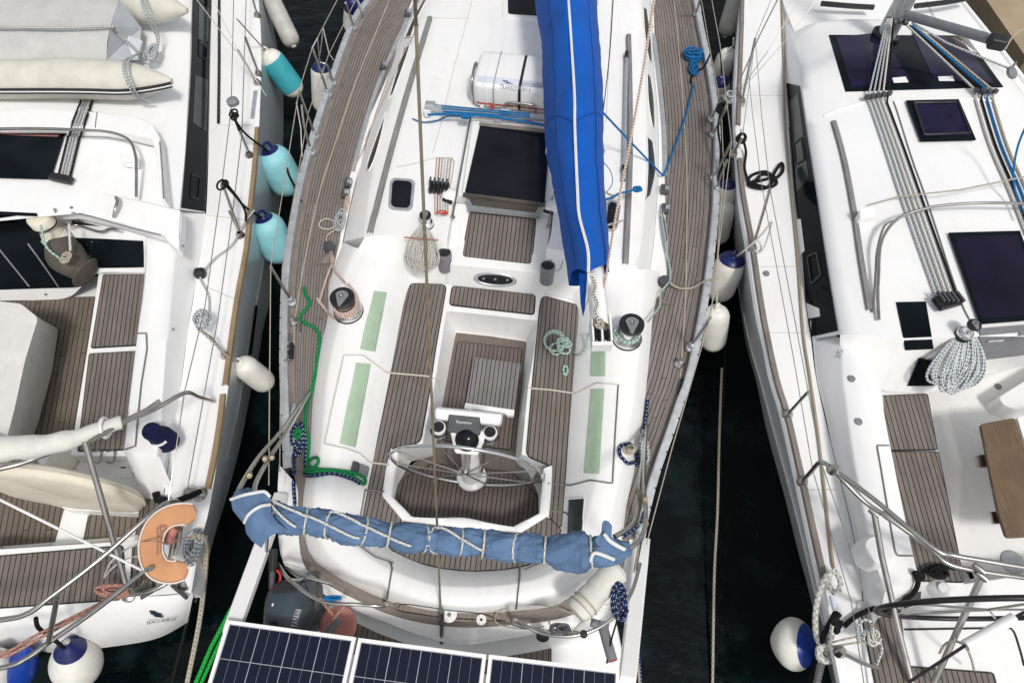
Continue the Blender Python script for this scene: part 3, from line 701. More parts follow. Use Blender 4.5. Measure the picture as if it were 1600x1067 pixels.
for s in ('500,414 521,392 522,414', '1024,474 1026,466 1050,478'):
    MB().prism([S(x[0], x[1], .03) for x in nums(s)], .05).build('turning_block_base', M['wood'], boat, smooth=False)
# instrument pods on the benches
for s, m in (('549,720 559,723 556,738 545,735', 'dgrey'), ('560,724 574,729 570,746 557,740', 'mgrey'), ('812,726 832,732 826,750 812,744', 'mgrey'), ('836,736 852,740 850,754 834,750', 'mgrey')):
    MB().prism(rnd([S(x[0], x[1], .02) for x in nums(s)], .01), .03).build('instrument', M[m], boat, bevel=.004)
lk = MB().add([S(x[0], x[1], .01) for x in nums('890,781 914,780 909,836 888,834')], [[0, 1, 2, 3]]).build('locker_window', M['portglass'], boat, smooth=False)
part_tube('window_frame', drape('888,780 915,778 911,836', .01, 4, smooth=False), .006, 'white', lk, 6)
# winch-handle style step pads on the coaming
# ---------------- stanchions and lifelines
for s in ('513,148,1.2 488,75,1.8', '520,130,1.2 512,104,1.5 500,98,1.55', '493,213,1.2 467,142,1.8', '487,238,1.2 476,200,1.5 471,164,1.7', '456,472,1.2 423,417,1.78', '1112,186,1.2 1128,150,1.62', '1115,210,1.2 1131,176,1.6 1135,165,1.7', '1116,278,1.2 1143,222,1.8', '1118,300,1.2 1136,250,1.62', '1079,543,1.2 1110,496,1.76', '553,43,1.2 540,5,1.7', '1088,22,1.2 1098,-18,1.7'):
    p = W(s); st = part_tube('stanchion', cr(p, 6) if len(p) > 2 else p, .0125, 'steel', boat)
    MB().lathe([(.042, -.02), (.042, .008), (.026, .014), (.023, .07), (.014, .075)], p[0], UP, 16).build('stanchion_base', M['alu'], st)
for s, m in (('650,-180,1.8 527,0,1.8 488,75,1.8 467,142,1.8 423,417,1.78 421,618,1.8 420,758,1.6', 'r_white'), ('640,-140,1.5 553,6,1.5 513,87,1.5 482,176,1.48 456,328,1.48 441,420,1.46 439,560,1.46 437,737,1.4', 'r_white'),
             ('1040,-180,1.8 1112,0,1.8 1125,70,1.8 1143,222,1.8 1110,496,1.76', 'r_white'), ('1050,-140,1.5 1097,6,1.5 1110,82,1.5 1127,170,1.5 1131,270,1.48 1116,460,1.48 1096,541,1.46', 'r_white'), ('1110,496,1.76 1050,700,1.72 1010,850,1.55', 'r_white')):
    p = W(s); part_tube('lifeline', p, .0042, 'r_beige', boat, 6)
for s in ('447,548 455,536 456,524', '470,520 466,500 471,510', '1060,607 1066,598', '1062,568 1066,575', '450,545 453,560 445,566'):
    part_tube('deck_eye', drape(s, .03, 3), .011, 'steel', boat, 8)
for px, py in ((458, 504), (1061, 570)):
    q = S(px, py, 0); MB().lathe([(.045, 0), (.045, .02), (.02, .05), (.03, .075), (.001, .085)], q, UP, 16).build('deck_filler', M['steel'], boat)
for px, py, an in ((450, 549, .1), (1063, 606, -.3)):
    q = S(px, py, .03); ct = MB().box(q, .035, .15, .05, an).build('fairlead', M['black'], boat, bevel=.012)
for px, py, an in ((458, 660, -.05), (461, 700, -.05), (1003, 700, -.1), (563, 15, .4)):
    q = S(px, py, .03); R = Matrix.Rotation(an, 3, 'Z')
    ct = MB().tube([q+R @ Vector((0, y, .03+.012*math.cos(y*14))) for y in [-.14+.28*k/8 for k in range(9)]], .013, 8).build('mooring_cleat', M['alu'], boat)
    for y in (-.05, .05): MB().lathe([(.02, -.03), (.014, .02)], q+R @ Vector((0, y, 0)), UP, 10).build('cleat_foot', M['alu'], ct)
# ---------------- steering pedestal and wheel
ped = MB().prism(rnd(W('716,735 762,740 757,756 712,750', .78), .03), .05).build('pedestal', M['white'], boat, bevel=.008)
pb = P(737, 745, .78); pt = P(733, 690, 1.42)
MB().lathe([(.13, .0), (.125, .02), (.09, .04), (.075, .12), (.07, (pt-pb).length)], pb, pt-pb, 24).build('column', M['white'], ped)
bn = MB(); o = P(731, 660, 1.52)
def pod(x, y, z): return o+RT*x+FW*y+UP*z
bn.add([pod(x, y, z) for x, y, z in ((-.27, .10, .03), (-.26, .05, .10), (-.25, -.02, .05), (-.26, .02, -.08), (.27, .10, .03), (.26, .05, .10), (.25, -.02, .05), (.26, .02, -.08))], [[0, 1, 5, 4], [1, 2, 6, 5], [2, 3, 7, 6], [3, 0, 4, 7], [0, 3, 2, 1], [4, 5, 6, 7]])
bn.build('binnacle', M['white'], ped, bevel=.025)
MB().add([pod(x, y, z) for x, y, z in ((-.15, .02, .085), (.10, .02, .085), (.11, -.10, .0), (-.15, -.10, .0), (-.15, .06, .02), (.10, .06, .02), (.11, -.06, -.06), (-.15, -.06, -.06))], [[0, 1, 2, 3], [7, 6, 5, 4], [0, 4, 5, 1], [1, 5, 6, 2], [2, 6, 7, 3], [3, 7, 4, 0]]).build('plotter_cover', M['dgrey'], ped, bevel=.014)
e = pod(-.085, -.035, .055); text('Raymarine', e, RT*.12, FW*.8+UP*.55, .022, M['wtxt'], ped, shear=.2)
MB().add([pod(x, y, z) for x, y, z in ((-.14, -.06, .0), (.17, -.06, .0), (.10, -.22, -.12), (-.08, -.22, -.12), (-.14, .0, -.10), (.17, .0, -.10), (.10, -.16, -.20), (-.08, -.16, -.20))], [[0, 1, 2, 3], [7, 6, 5, 4], [0, 4, 5, 1], [1, 5, 6, 2], [2, 6, 7, 3], [3, 7, 4, 0]]).build('compass_housing', M['white'], ped, bevel=.02)
cc = pod(.01, -.13, -.03)
MB().lathe([(.09, -.03), (.092, .0), (.08, .015), (.075, .01)], cc, (0, -.55, .85), 28).build('compass_ring', M['black'], ped)
MB().lathe([(.078, .0), (.07, .025), (.05, .042), (.025, .05), (.001, .052)], cc, (0, -.55, .85), 24).build('compass_dome', M['dglass'], ped)
for sx in (-.22, .18):
    MB().lathe([(.055, .0), (.055, -.10), (.001, -.10)], pod(sx, -.06, -.01), UP, 20).build('cup_ring', M['white'], ped)
    MB().lathe([(.045, -.0), (.001, -.002)], pod(sx, -.06, .004), UP, 20).build('cup_well', M['black'], ped)
    MB().tube([pod(sx+math.cos(t)*.056, -.06+math.sin(t)*.056, -.055) for t in [PI+PI*k/10 for k in range(11)]], .016, 8).build('cup_band', M['black'], ped)
part_tube('guard_rail', cr([pod(-.17, -.12, -.12), pod(-.15, -.20, -.35), pod(-.10, -.16, -.70)], 5), .010, 'dgrey', ped)
part_tube('guard_rail', cr([pod(.14, -.12, -.12), pod(.13, -.18, -.35), pod(.10, -.14, -.70)], 5), .010, 'dgrey', ped)
hub = P(728, 730, 1.33); Rw = .585
wy = (UP*math.cos(math.radians(6))-FW*math.sin(math.radians(6))).normalized(); wn_ = RT.cross(wy)
wx = (RT*1.0-UP*.03).normalized()
wheel = MB().tube([hub+wx*math.cos(a)*Rw+wy*math.sin(a)*Rw for a in [2*PI*k/72 for k in range(72)]], .0135, 10, True).build('steering_wheel', M['chrome'], boat)
for k in range(8):
    a = 2*PI*k/8+.25; MB().tube([hub+(wx*math.cos(a)+wy*math.sin(a))*.03+wn_*.05, hub+(wx*math.cos(a)+wy*math.sin(a))*Rw], .0055, 8).build('spoke', M['steel'], wheel)
MB().lathe([(.001, .05), (.028, .05), (.034, .02), (.026, -.02), (.028, -.12)], hub, -wn_ if wn_.dot(FW) > 0 else wn_, 18).build('hub', M['steel'], wheel)
# ---------------- backstay, boom, mast
bs = MB().tube([P(690, 990, 1.18), P(650, 40, 4.70), P(646, -60, 5.1)], .0075, 8).build('backstay', M['wire'], boat)
MB().tube([P(690, 1003, 1.06), P(691, 955, 1.42)], .017, 10).build('turnbuckle', M['steel'], bs)
MB().box(P(691, 974, 1.28), .035, .03, .10).build('insulator', M['black'], bs, bevel=.01)
be, bf = P(938, 512, 2.36), P(888, -20, 2.42)
bdir = (bf-be).normalized(); bf2 = be+bdir*5.0
boom = MB().loft([[p+RT*x+UP*z for p in (be, bf2)] for x, z in [(math.cos(a)*.065, math.sin(a)*.085) for a in [2*PI*k/16 for k in range(17)]]]).build('boom', M['white'], boat)
endbox = MB()
s0 = (bdir.cross(UP)).normalized()
for x in (-.062, -.0, .062): endbox.add([be+s0*(x+sx*.007)+bdir*fy+UP*z for sx in (-1, 1) for fy, z in ((-.13, -.06), (-.13, .06), (.06, .085), (.06, -.085))], [[0, 1, 2, 3], [7, 6, 5, 4], [0, 4, 5, 1], [1, 5, 6, 2], [2, 6, 7, 3], [3, 7, 4, 0]])
endbox.add([be+s0*x+bdir*fy+UP*z for fy in (-.15, -.125) for x in (-.07, .07) for z in (-.065, .03)], [[0, 1, 3, 2], [4, 6, 7, 5], [0, 4, 5, 1], [2, 3, 7, 6], [0, 2, 6, 4], [1, 5, 7, 3]])
eb = endbox.build('boom_end_fitting', M['white'], boom, bevel=.004)
for x in (-.03, .03): MB().lathe([(.04, -.02), (.045, -.015), (.03, 0), (.045, .015), (.04, .02)], be+s0*x-bdir*.06, s0, 18).build('sheave', M['black'], eb)
MB().loft([[Vector((bf2.x, bf2.y, z))+Vector((math.cos(a)*.085, math.sin(a)*.12, 0)) for z in (1.5, 13.5)] for a in [2*PI*k/20 for k in range(21)]]).build('mast', M['alu'], boat)
# ---------------- davit arms that carry the solar panels, push-pit tubes
for s in ('441,772,1.15 418,832,1.35 368,970,1.54 362,990,1.55', '1004,842,1.15 1000,880,1.25 982,1045,1.53 979,1066,1.54'):
    p = rs(cr(W(s), 8), 24); hw, hh = .055, .035
    MB().loft([[a-RT*hw*k-UP*hh for a, k in zip(p, [1.2-.2*i/23 for i in range(24)])], [a-RT*hw+UP*hh for a in p], [a+RT*hw+UP*hh for a in p], [a+RT*hw-UP*hh for a in p]], closed=True).build('davit_arm', M['white'], boat, bevel=.012)
for s in ('434,880,1.16 452,905,1.7 500,938,1.75 560,944,1.75 602,946,1.68 600,942,1.2', '802,972,1.16 808,970,1.65 848,989,1.72 900,992,1.75 948,972,1.75 984,930,1.72 1000,880,1.6', '447,886,1.35 475,900,1.42 520,912,1.4', '800,974,1.3 850,985,1.35 905,988,1.4', '483,894,1.1 470,905,1.5 452,906,1.7'):
    part_tube('pushpit_rail', cr(W(s), 8), .0125, 'steel', boat)
# bimini bows folded aft
for s in ('483,612,1.2 440,672,2.0 403,716,2.35 372,768,2.68 372,792,2.72 392,812,2.72 420,818,2.7', '484,612,1.2 452,668,1.9 417,722,2.3 398,768,2.62 430,800,2.66 470,812,2.66',
          '1011,664,1.2 1006,745,2.1 1009,800,2.5 1005,832,2.6 990,852,2.66 950,872,2.68', '1012,664,1.2 1001,740,2.0 996,800,2.45 985,822,2.6 960,838,2.66'):
    part_tube('bimini_bow', cr(W(s), 8), .0135, 'steel', boat)
for s in ('420,818,2.7 416,860,1.6', '1002,836,2.62 992,892,1.5'):
    part_tube('bimini_strut', W(s), .012, 'steel', boat)
for px, py, z in ((414, 716, 2.33), (425, 714, 2.28), (390, 742, 2.55), (1007, 778, 2.42), (998, 770, 2.33), (1008, 815, 2.55)):
    MB().lathe([(.001, -.03), (.0155, -.028), (.017, 0), (.0155, .028), (.001, .03)], P(px, py, z), (P(px+.4*(800-px)/100, py-10, z-.15)-P(px, py, z)) if px < 800 else Vector((.0, .6, -.7)), 10).build('bow_clamp', M['wire'], boat)
# ================================================================== LOOSE GEAR ON THE CENTRE BOAT
# --- blue sail cover over the boom
def cover():
    Ls = ['834,0 845,70 849,157 853,239 865,298 872,334 882,400 888,446', '888,0 897,141 898,202 902,298 905,340 918,391 919,428', '932,0 940,112 943,200 945,295 948,340 951,385 951,427']
    n = 110
    def ext(p): return [p[0]+(p[0]-p[6])*k*1.4 for k in (3, 2, 1)]+p
    e = [ext(rs(cr(W(Ls[0], 2.12), 8), n)), ext(rs(cr(W(Ls[1], 2.66), 8), n)), ext(rs(cr(W(Ls[2], 2.16), 8), n))]
    # ridge sinks toward the boom end
    for i, p in enumerate(e[1]):
        pass
    L = []
    for k in range(9):
        t = k/8; L.append([a.lerp(b, t)+UP*.10*math.sin(PI*t)+RT*(-.03)*math.sin(PI*t) for a, b in zip(e[0], e[1])])
    for k in range(1, 9):
        t = k/8; L.append([a.lerp(b, t)+UP*.10*math.sin(PI*t)+RT*(.03)*math.sin(PI*t) for a, b in zip(e[1], e[2])])
    for k in range(1, 5):
        t = k/5; L.append([a.lerp(b, t)-UP*.06*math.sin(PI*t) for a, b in zip(e[2], e[0])])
    mb = MB().loft(L, closed=True); mb.rows = len(L[0]); mb.cols = len(L)
    fold = lambda p: .010*math.sin(p.dot(FW)*5+p.x*9+4*noise.noise(p*1.8))+.012*noise.noise(p*5)+.012*max(0, 1-2*abs(noise.noise(Vector((p.x*7, p.y*1.6, p.z*7)))))**3
    mb.v = [p+UP*fold(p)+RT*(.010*noise.noise(p*4+Vector((9, 0, 0)))+.006*noise.noise(p*11)) for p in mb.v]
    return mb, e
mb, e = cover()
o = e[1][-1].copy()
sc_ = thing('sail_cover', 'bright blue sail cover with a white zip laced over the boom', 'sail cover', o)
mb.build('cover_cloth', M['sail'], sc_, sharp=80)
zp = [p+UP*.014 for p in e[1]]
MB().loft([[p-RT*.0105 for p in zp], [p+UP*.006 for p in zp], [p+RT*.0105 for p in zp]]).build('zip', M['piping'], sc_)
for j in (4, 12):
    MB().tube([p+UP*.004 for p in mb.v[j*mb.rows:(j+1)*mb.rows]], .004, 5).build('cover_seam', M['sailseam'], sc_)
for i in (60,):
    MB().tube([mb.v[j*mb.rows+i]+UP*.004 for j in range(0, 17)], .004, 5).build('cover_seam', M['sailseam'], sc_)
fl = W('905,425,2.40 921,430,2.45 922,455,2.36 914,482,2.30 911,494,2.25 907,470,2.28', 2.3)
MB().prism(fl, .012).build('hanging_flap', M['sail'], sc_, smooth=False)
MB().prism(W('918,426,2.47 930,428,2.47 926,455,2.38 914,482,2.30', 2.4), .01).build('white_flap', M['piping'], sc_, smooth=False)
for px, py in ((843, 22), (933, 5), (944, 236), (855, 237), (864, 300)):
    MB().lathe([(.012, -.03), (.016, 0), (.012, .03)], P(px, py, 2.14), UP, 8).build('cover_toggle', M['pvc'], sc_)
# lines at the boom end
rope('outhaul_line', cr(W('924,430,2.56 930,448,2.53 927,460,2.54 933,475,2.53 930,488,2.52 935,500,2.50 934,510,2.46'), 8), .013, 'r_fleck', 'black and white flecked line knotted at the aft end of the boom')
for k in range(3): pass
rope('line_tangle', coil(P(935, 508, 2.44), .035, .05, 6, .03, 5, jit=.6), .006, 'r_beige', 'small tangle of beige line stuffed into the boom end')
rope('topping_lift', cr(W('947,432,2.45 960,350,2.75 985,220,3.1 1005,110,3.35 1022,0,3.6 1032,-60,3.7'), 8)[::-1], .009, 'r_red', 'beige line with red flecks running up from the boom end past the starboard windows')
rope('reefing_line', cr(W('947,432,2.45 942,455,2.42 938,480,2.42 936,500,2.42'), 8), .010, 'r_red', 'short beige line with red flecks dropping into the boom end')
rope('lazy_jack', cr(W('942,178,2.1 952,90,3.0 958,0,3.5 962,-40,3.7'), 6), .004, 'r_black', 'thin dark line rising beside the right edge of the blue sail cover')
# --- life raft canister
lr0, lr1 = P(746, 122, 1.72), P(884, 136, 1.72)
lr = thing('life_raft', 'white life raft canister with a red band in a steel cradle on the coachroof', 'life raft', (lr0+lr1)/2-UP*.16)
dx = (lr1-lr0).normalized(); dy = Vector((-dx.y, dx.x, 0)); L = (lr1-lr0).length
def slab(z0, z1, w0, w1, inset): pass
def can(t, a, sc=1.0):        # rounded box section
    e_ = 6.0; ca, sa = math.cos(a), math.sin(a)
    x = math.copysign(abs(ca)**(2/e_), ca)*.27*sc; z = math.copysign(abs(sa)**(2/e_), sa)*.155*sc
    return lr0+dx*(L*t)+dy*x+UP*z
ts = [(0, .80), (.012, .90), (.035, .97), (.07, 1), (.135, 1), (.14, 1.02), (.155, 1.02), (.16, 1), (.5, 1), (.84, 1), (.845, 1.02), (.86, 1.02), (.865, 1), (.93, 1), (.965, .97), (.988, .9), (1, .8)]
MB().loft([[can(t, 2*PI*k/40, s) for t, s in ts] for k in range(41)]).add([can(0, 2*PI*k/40, .8) for k in range(40)], [list(range(40))]).add([can(1, 2*PI*k/40, .8) for k in range(40)], [list(range(40))]).build('canister', M['white'], lr, sharp=50)
def band(zlo, zhi, mat, nm, o=1.012):
    MB().loft([[can(t, math.radians(a), s*o) for t, s in ts[2:-2]] for a in (zlo, (zlo+zhi)/2, zhi)]).build(nm, M[mat], lr)
band(185, 190, 'red', 'red_band'); band(100, 128, 'plabel', 'instruction_label', 1.006)
pz = lambda t, a, o=1.02: can(t, math.radians(a), o)
for t, hh in ((.20, .05), (.30, .05)):
    pass
a0 = pz(.30, 158, 1.025); text('TRANSOCEAN 6', a0, dx*(L*.34), pz(.31, 146, 1.02)-pz(.31, 160, 1.02), .05, M['raftprint'], lr)
for r_ in range(3): MB().add([pz(t, an, 1.016) for t, an in ((.36-.02*r_, 121-r_*5), (.44-.03*r_, 121-r_*5), (.44-.03*r_, 118-r_*5), (.36-.02*r_, 118-r_*5))], [[0, 1, 2, 3]]).build('label_mark', M['navy'], lr, smooth=False)
for r_ in range(4): MB().add([pz(t, an, 1.014) for t, an in ((.50, 124-r_*5), (.78, 124-r_*5), (.78, 122.6-r_*5), (.50, 122.6-r_*5))], [[0, 1, 2, 3]]).build('label_text', M['txtg'], lr, smooth=False)
MB().loft([[can(t, math.radians(a), 1.03) for a in range(60, 241, 6)] for t in (.505, .535)]).build('lashing_strap', M['black'], lr)
MB().tube([can(.235, math.radians(a), 1.04) for a in range(40, 241, 8)], .006, 6).build('retaining_cord', M['r_grey'], lr)
for t in (-.03, .99):
    MB().tube(cr([lr0+dx*(L*t)-dy*.17-UP*.17, lr0+dx*(L*t)-dy*.17+UP*.02, lr0+dx*(L*t)-dy*.10+UP*.10, lr0+dx*(L*t)+dy*.10+UP*.10, lr0+dx*(L*t)+dy*.17-UP*.17], 6), .014, 10).build('cradle_bar', M['steel'], lr)
MB().tube(cr([lr0+dx*(L*t)-dy*y+UP*z for t, y, z in ((.36, .29, -.17), (.36, .29, -.07), (.41, .29, -.02), (.66, .29, -.02), (.71, .29, -.07), (.71, .29, -.17))], 6), .013, 10).build('cradle_bar', M['steel'], lr)
for t in (.36, .71): MB().lathe([(.04, 0), (.04, .012), (.001, .014)], lr0+dx*(L*t)-dy*.29-UP*.175, UP, 14).build('cradle_foot', M['steel'], lr)
for s in ((.53, .41), (.53, .66)): MB().tube([lr0+dx*(L*s[0])-dy*.25-UP*.02, lr0+dx*(L*s[1])-dy*.30-UP*.12], .006, 6).build('lanyard', M['r_beige'], lr)
MB().tube(coil(lr0+dx*(L*.60)-dy*.36-UP*.14, .07, .035, 4, .03, 8, jit=.5), .009, 6).build('painter', M['red'], lr)
MB().tube([lr0+dx*(L*.20)-dy*.25-UP*.06, lr0+dx*(L*.22)-dy*.30-UP*.13, lr0+dx*(L*.23)-dy*.31-UP*.16], .014, 8).build('red_tag', M['red'], lr)
MB().lathe([(.035, 0), (.04, .02), (.02, .03), (.02, .06)], lr0+dx*(L*.10)-dy*.28-UP*.17, UP, 14).build('lanyard_plug', M['pvc'], lr)
# --- ropes by the traveller
rope('traveller_line', cr(W('668,180,1.68 720,178,1.70 790,186,1.70 850,196,1.70'), 8), .013, 'r_blue', 'blue line stretched along the traveller track on the coachroof')
for k, s in enumerate(('690,166,1.71 740,170,1.71 828,178,1.71', '690,170,1.71 760,175,1.71 828,181,1.71', '692,174,1.71 760,179,1.71 828,184,1.71')):
    rope('traveller_line', W(s), .008, 'r_blue', ('uppermost', 'middle', 'lowest')[k]+' of three parallel blue purchase lines on the traveller track')
rope('traveller_tail', drape('645,188 655,192 668,194 684,191 700,184 720,184 735,182', .02, 4), .007, 'r_blue', 'loose blue rope tail curving onto the roof left of the traveller')
rope('traveller_knot', coil(P(728, 184, 1.70), .07, .03, 5, .04, 11, jit=.6), .011, 'r_blue', 'knotted bundle of blue line at the head of the steel hatch stay')
# --- ropes at the cabin-top winch: big flecked hank
t0 = P(662, 350, 1.64)
rope('halyard_hank', hank(t0, .37, .46, 18, 4, (-FW*.72-UP*.60).normalized(), RT, (UP*.6-FW*.5).normalized()), .0085, 'r_fleck', 'thick hank of black flecked white rope hanging from the cabin top winch')
rope('hank_tie', cr([t0+(-FW*.72-UP*.6).normalized()*.13+RT*x+(UP*.6-FW*.5).normalized()*(.085-.5*x*x) for x in (-.15, -.07, .0, .07, .15)], 5), .008, 'r_pink', 'faded red cord tied round the hank of flecked rope')
rope('hank_tie', coil(P(692, 333, 1.60), .07, .025, 2, .03, 2, jit=.6), .006, 'red', 'red cord knotted round the halyards beside the winch')
t1 = P(872, 378, 1.5)
rope('halyard_hank', hank(t1, .20, .30, 9, 14, (-FW*.72-UP*.60).normalized(), RT, (UP*.6-FW*.5).normalized()), .0085, 'r_white', 'hank of white rope half hidden behind the blue sail cover')
# sheets round the main winches
def wraps(px, py, r, h0, n, mat, label, tails, tilt):
    b = S(px, py, 0); ax = Vector((tilt, 0, 1)).normalized(); u = ax.orthogonal().normalized(); v = ax.cross(u)
    pts = [b+u*math.cos(a)*r+v*math.sin(a)*r+ax*(h0+.018*a/(2*PI)) for a in [2*PI*n*k/(n*18) for k in range(n*18)]]
    return pts
pts = wraps(545, 487, .100, .055, 4, 'r_red', '', None, -.05)
rope('sheet', pts, .011, 'r_red', 'white sheet with red flecks wound round the left cockpit winch')
rope('sheet', cr([S(515, 470, .12), S(512, 490, .06), S(525, 498, .02), S(548, 498, .03), S(562, 486, .05), S(560, 470, .1), S(548, 455, .12)], 8), .011, 'r_red', 'loop of red flecked sheet lying at the foot of the left cockpit winch')
rope('sheet', cr([S(515, 478, .10), S(517, 440, .05), S(523, 412, .06), S(526, 406, .06), S(530, 425, .06), S(545, 455, .12)], 8), .010, 'r_red', 'red flecked sheet doubled forward from the left winch to the foot block')
pts = wraps(979, 528, .097, .06, 2, 'r_teal', '', None, .05)
rope('sheet', pts, .009, 'r_teal', 'pale teal sheet wound round the right cockpit winch')
rope('sheet', [S(1000, 510, .10), S(1018, 480, .08), S(1030, 462, .06), S(1044, 446, .06)]+[S(1046, 430, .05), S(1042, 405, .04), S(1038, 384, .05)], .009, 'r_teal', 'pale teal sheet running from the right winch round the foot block')
rope('sheet', cr([S(962, 524, .06), S(950, 530, .03), S(936, 527, .10), S(924, 532, .05), S(918, 545, .02), S(908, 556, .02), S(896, 552, .02)], 8), .009, 'r_teal', 'pale teal rope tail running from the coil on the bench to the winch')
c0 = S(875, 541, .012)
rope('rope_coil', coil(c0, .135, .150, 7, .05, 23, jit=.9), .0105, 'r_teal', 'loose coil of pale teal rope lying on the right bench')
rope('rope_end', coil(S(883, 580, .012), .022, .05, 2, .02, 3, jit=.2), .010, 'r_teal', 'spliced eye of the pale teal rope just below its coil')
# genoa car tails and hanks on the side decks
rope('furling_tangle', coil(S(534, 350, .03), .05, .12, 8, .06, 31, jit=.7), .006, 'r_grey', 'tangle of grey and white thin line by the left genoa car')
rope('furling_loop', drape('530,352 512,344 500,350 502,358 516,360 530,352', .02, 3), .006, 'r_white', 'thin white loop of line lying on the left side deck')
rope('furling_loop', drape('532,356 520,364 511,372 513,384', .02, 3), .007, 'r_red', 'red flecked line leading into the left foot block')
rope('car_line', coil(S(1036, 360, .02), .025, .30, 5, .04, 41, jit=.4), .006, 'r_grey', 'thin grey line looped along the right genoa track')
rope('car_line', coil(S(543, 318, .02), .02, .12, 4, .04, 43, jit=.4), .006, 'r_red', 'thin red flecked line looped along the left genoa track')
rope('car_line', drape('656,40 630,92 604,150 582,200 566,240 552,266', .02, 5), .006, 'r_red', 'red flecked control line lying along the left genoa track')
# jacklines on deck
rope('jackline', drape('640,-90 609,0 558,124 525,222 500,300 478,400 462,495 460,540', .006, 6), .008, 'r_beige', 'beige jackline lying along the left teak side deck')
rope('jackline', drape('1035,-60 1052,0 1062,100 1069,197 1073,290 1072,400 1070,475 1062,600', .006, 6), .008, 'r_beige', 'beige jackline lying along the right teak side deck')
# green and navy lines, left quarter
rope('mooring_rope', drape('476,450 478,462 485,474 478,485 470,495 471,501 479,507 490,512 497,519 500,530 499,545 496,565 493,588 488,610 480,632 478,652 478,672 483,690 482,712 479,733 486,738 504,737 524,738 545,743 556,750 567,757', .016, 3), .0155, 'r_green', 'green mooring rope snaking along the left side deck')
rope('mooring_rope', drape('567,757 568,750 562,744 545,738 520,735 500,734 487,730 486,722 494,716 500,718 499,726 490,733 480,735', .022, 3), .013, 'r_green', 'end of the green rope looped on the left coaming')
rope('mooring_rope', drape('462,790 460,760 460,730 460,700 462,680 470,670 477,676 479,700 478,725 480,742 495,744 520,741 545,748 560,756', .02, 3), .014, 'r_navy', 'navy blue flecked rope lying beside the green rope on the left quarter')
rope('cleat_turns', coil(S(467, 688, .03), .06, .15, 6, .05, 51, jit=.5), .014, 'r_navy', 'navy flecked rope made up on the left stern cleat')
rope('cleat_turns', coil(S(470, 684, .06), .03, .05, 3, .03, 52, jit=.5), .014, 'r_green', 'green rope hitched over the left stern cleat')
# navy rope right quarter
rope('mooring_rope', drape('1011,626 1009,650 1005,675 1004,692', .02, 4), .013, 'r_navy', 'short navy flecked rope along the right coaming foot')
rope('mooring_rope', drape('996,730 990,722 978,724 970,715 967,704 972,696 982,694 989,704 993,716 998,726 1004,720', .02, 3), .014, 'r_navy', 'navy flecked rope loop on the right quarter')
rope('rope_bundle', coil(P(1006, 705, 1.3), .045, .16, 5, .08, 61, jit=.5), .010, 'r_grey', 'pale bundle of line hung on the right bimini bow')
rope('line_knots', coil(P(984, 700, 1.35), .06, .05, 4, .05, 62, jit=.6), .008, 'r_beige', 'beige line knotted beside the navy rope loop on the right')
rope('stern_rope', cr(W('975,838,1.2 988,828,1.25 1000,818,1.3 1006,800,1.4'), 6), .014, 'r_navy', 'navy rope end tucked beneath the right end of the bimini roll')
rope('pale_green_line', cr(W('986,806,2.3 992,812,2.35 1000,820,2.4 997,832,2.4 1002,842,2.42'), 6), .006, 'r_teal', 'thin pale green line tied round the right bimini bows')
# blue rope on right deck
rope('rope_coil', coil(S(1083, 90, .02), .11, .10, 9, .07, 71, jit=.7), .009, 'r_blue', 'tangled coil of bright blue rope on the right side deck')
rope('rope_coil', coil(S(1083, 112, .02), .05, .12, 5, .05, 72, jit=.6), .009, 'r_blue', 'lower twists of the bright blue rope coil on the right side deck')
rope('preventer_line', drape('1083,135 1072,180 1055,230 1040,268 1035,278', .03, 6)[0:], .011, 'r_blue', 'blue rope leading from the coil to the right genoa track')
rope('preventer_line', [S(1035, 278, .03), P(985, 222, 1.75), P(942, 176, 2.14)], .010, 'r_blue', 'taut blue rope from the right genoa track up to the boom')
rope('black_lanyard', cr([P(1110, 84, 1.5), P(1100, 105, 1.3), S(1084, 118, .03), S(1079, 128, .03), S(1080, 134, .03)], 6), .010, 'r_black', 'black lanyard drooping from the right lifeline onto the blue coil')
rope('blue_tail', cr(W('945,312,2.0 958,308,1.9 966,303,1.85 978,300,1.8 990,297,1.75 1000,292,1.7'), 6), .010, 'r_blue', 'short blue line tied across beside the boom end of the cover')
rope('blue_tail', coil(P(995, 297, 1.72), .04, .03, 3, .03, 73, jit=.6), .010, 'r_blue', 'small knot at the end of the short blue line right of the sail cover')
rope('reef_tail', cr(W('946,300,1.9 952,304,1.75 962,306,1.6 970,300,1.6'), 6), .010, 'r_fleck', 'upper black flecked line crossing the right opening port')
rope('reef_tail', cr(W('946,353,1.8 956,350,1.65 966,347,1.6 974,344,1.6'), 6), .010, 'r_fleck', 'lower black flecked line crossing the right opening port')
rope('thin_blue_line', cr(W('944,255,2.0 954,268,1.9 957,285,1.8 950,298,1.75 942,300,1.8'), 6), .004, 'r_blue', 'thin blue line curling beside the right edge of the sail cover')
# boat hook on the right handrail
bh = thing('boat_hook', 'telescopic aluminium boat hook with black grips lashed along the right handrail', 'boat hook', S(975, 180, .04))
p0, p1 = S(977, 88, .05), S(972, 288, .05)
MB().tube([p0, p1], .018, 10).build('shaft', M['alu'], bh)
MB().tube([p0, p0.lerp(p1, .055)], .022, 10).build('grip', M['black'], bh); MB().tube([p0.lerp(p1, .90), p0.lerp(p1, .93)], .024, 10).build('collar', M['black'], bh)
MB().tube([p0.lerp(p1, .93), p1], [.016, .022, ][:1]*2, 10).build('hook_end', M['black'], bh)
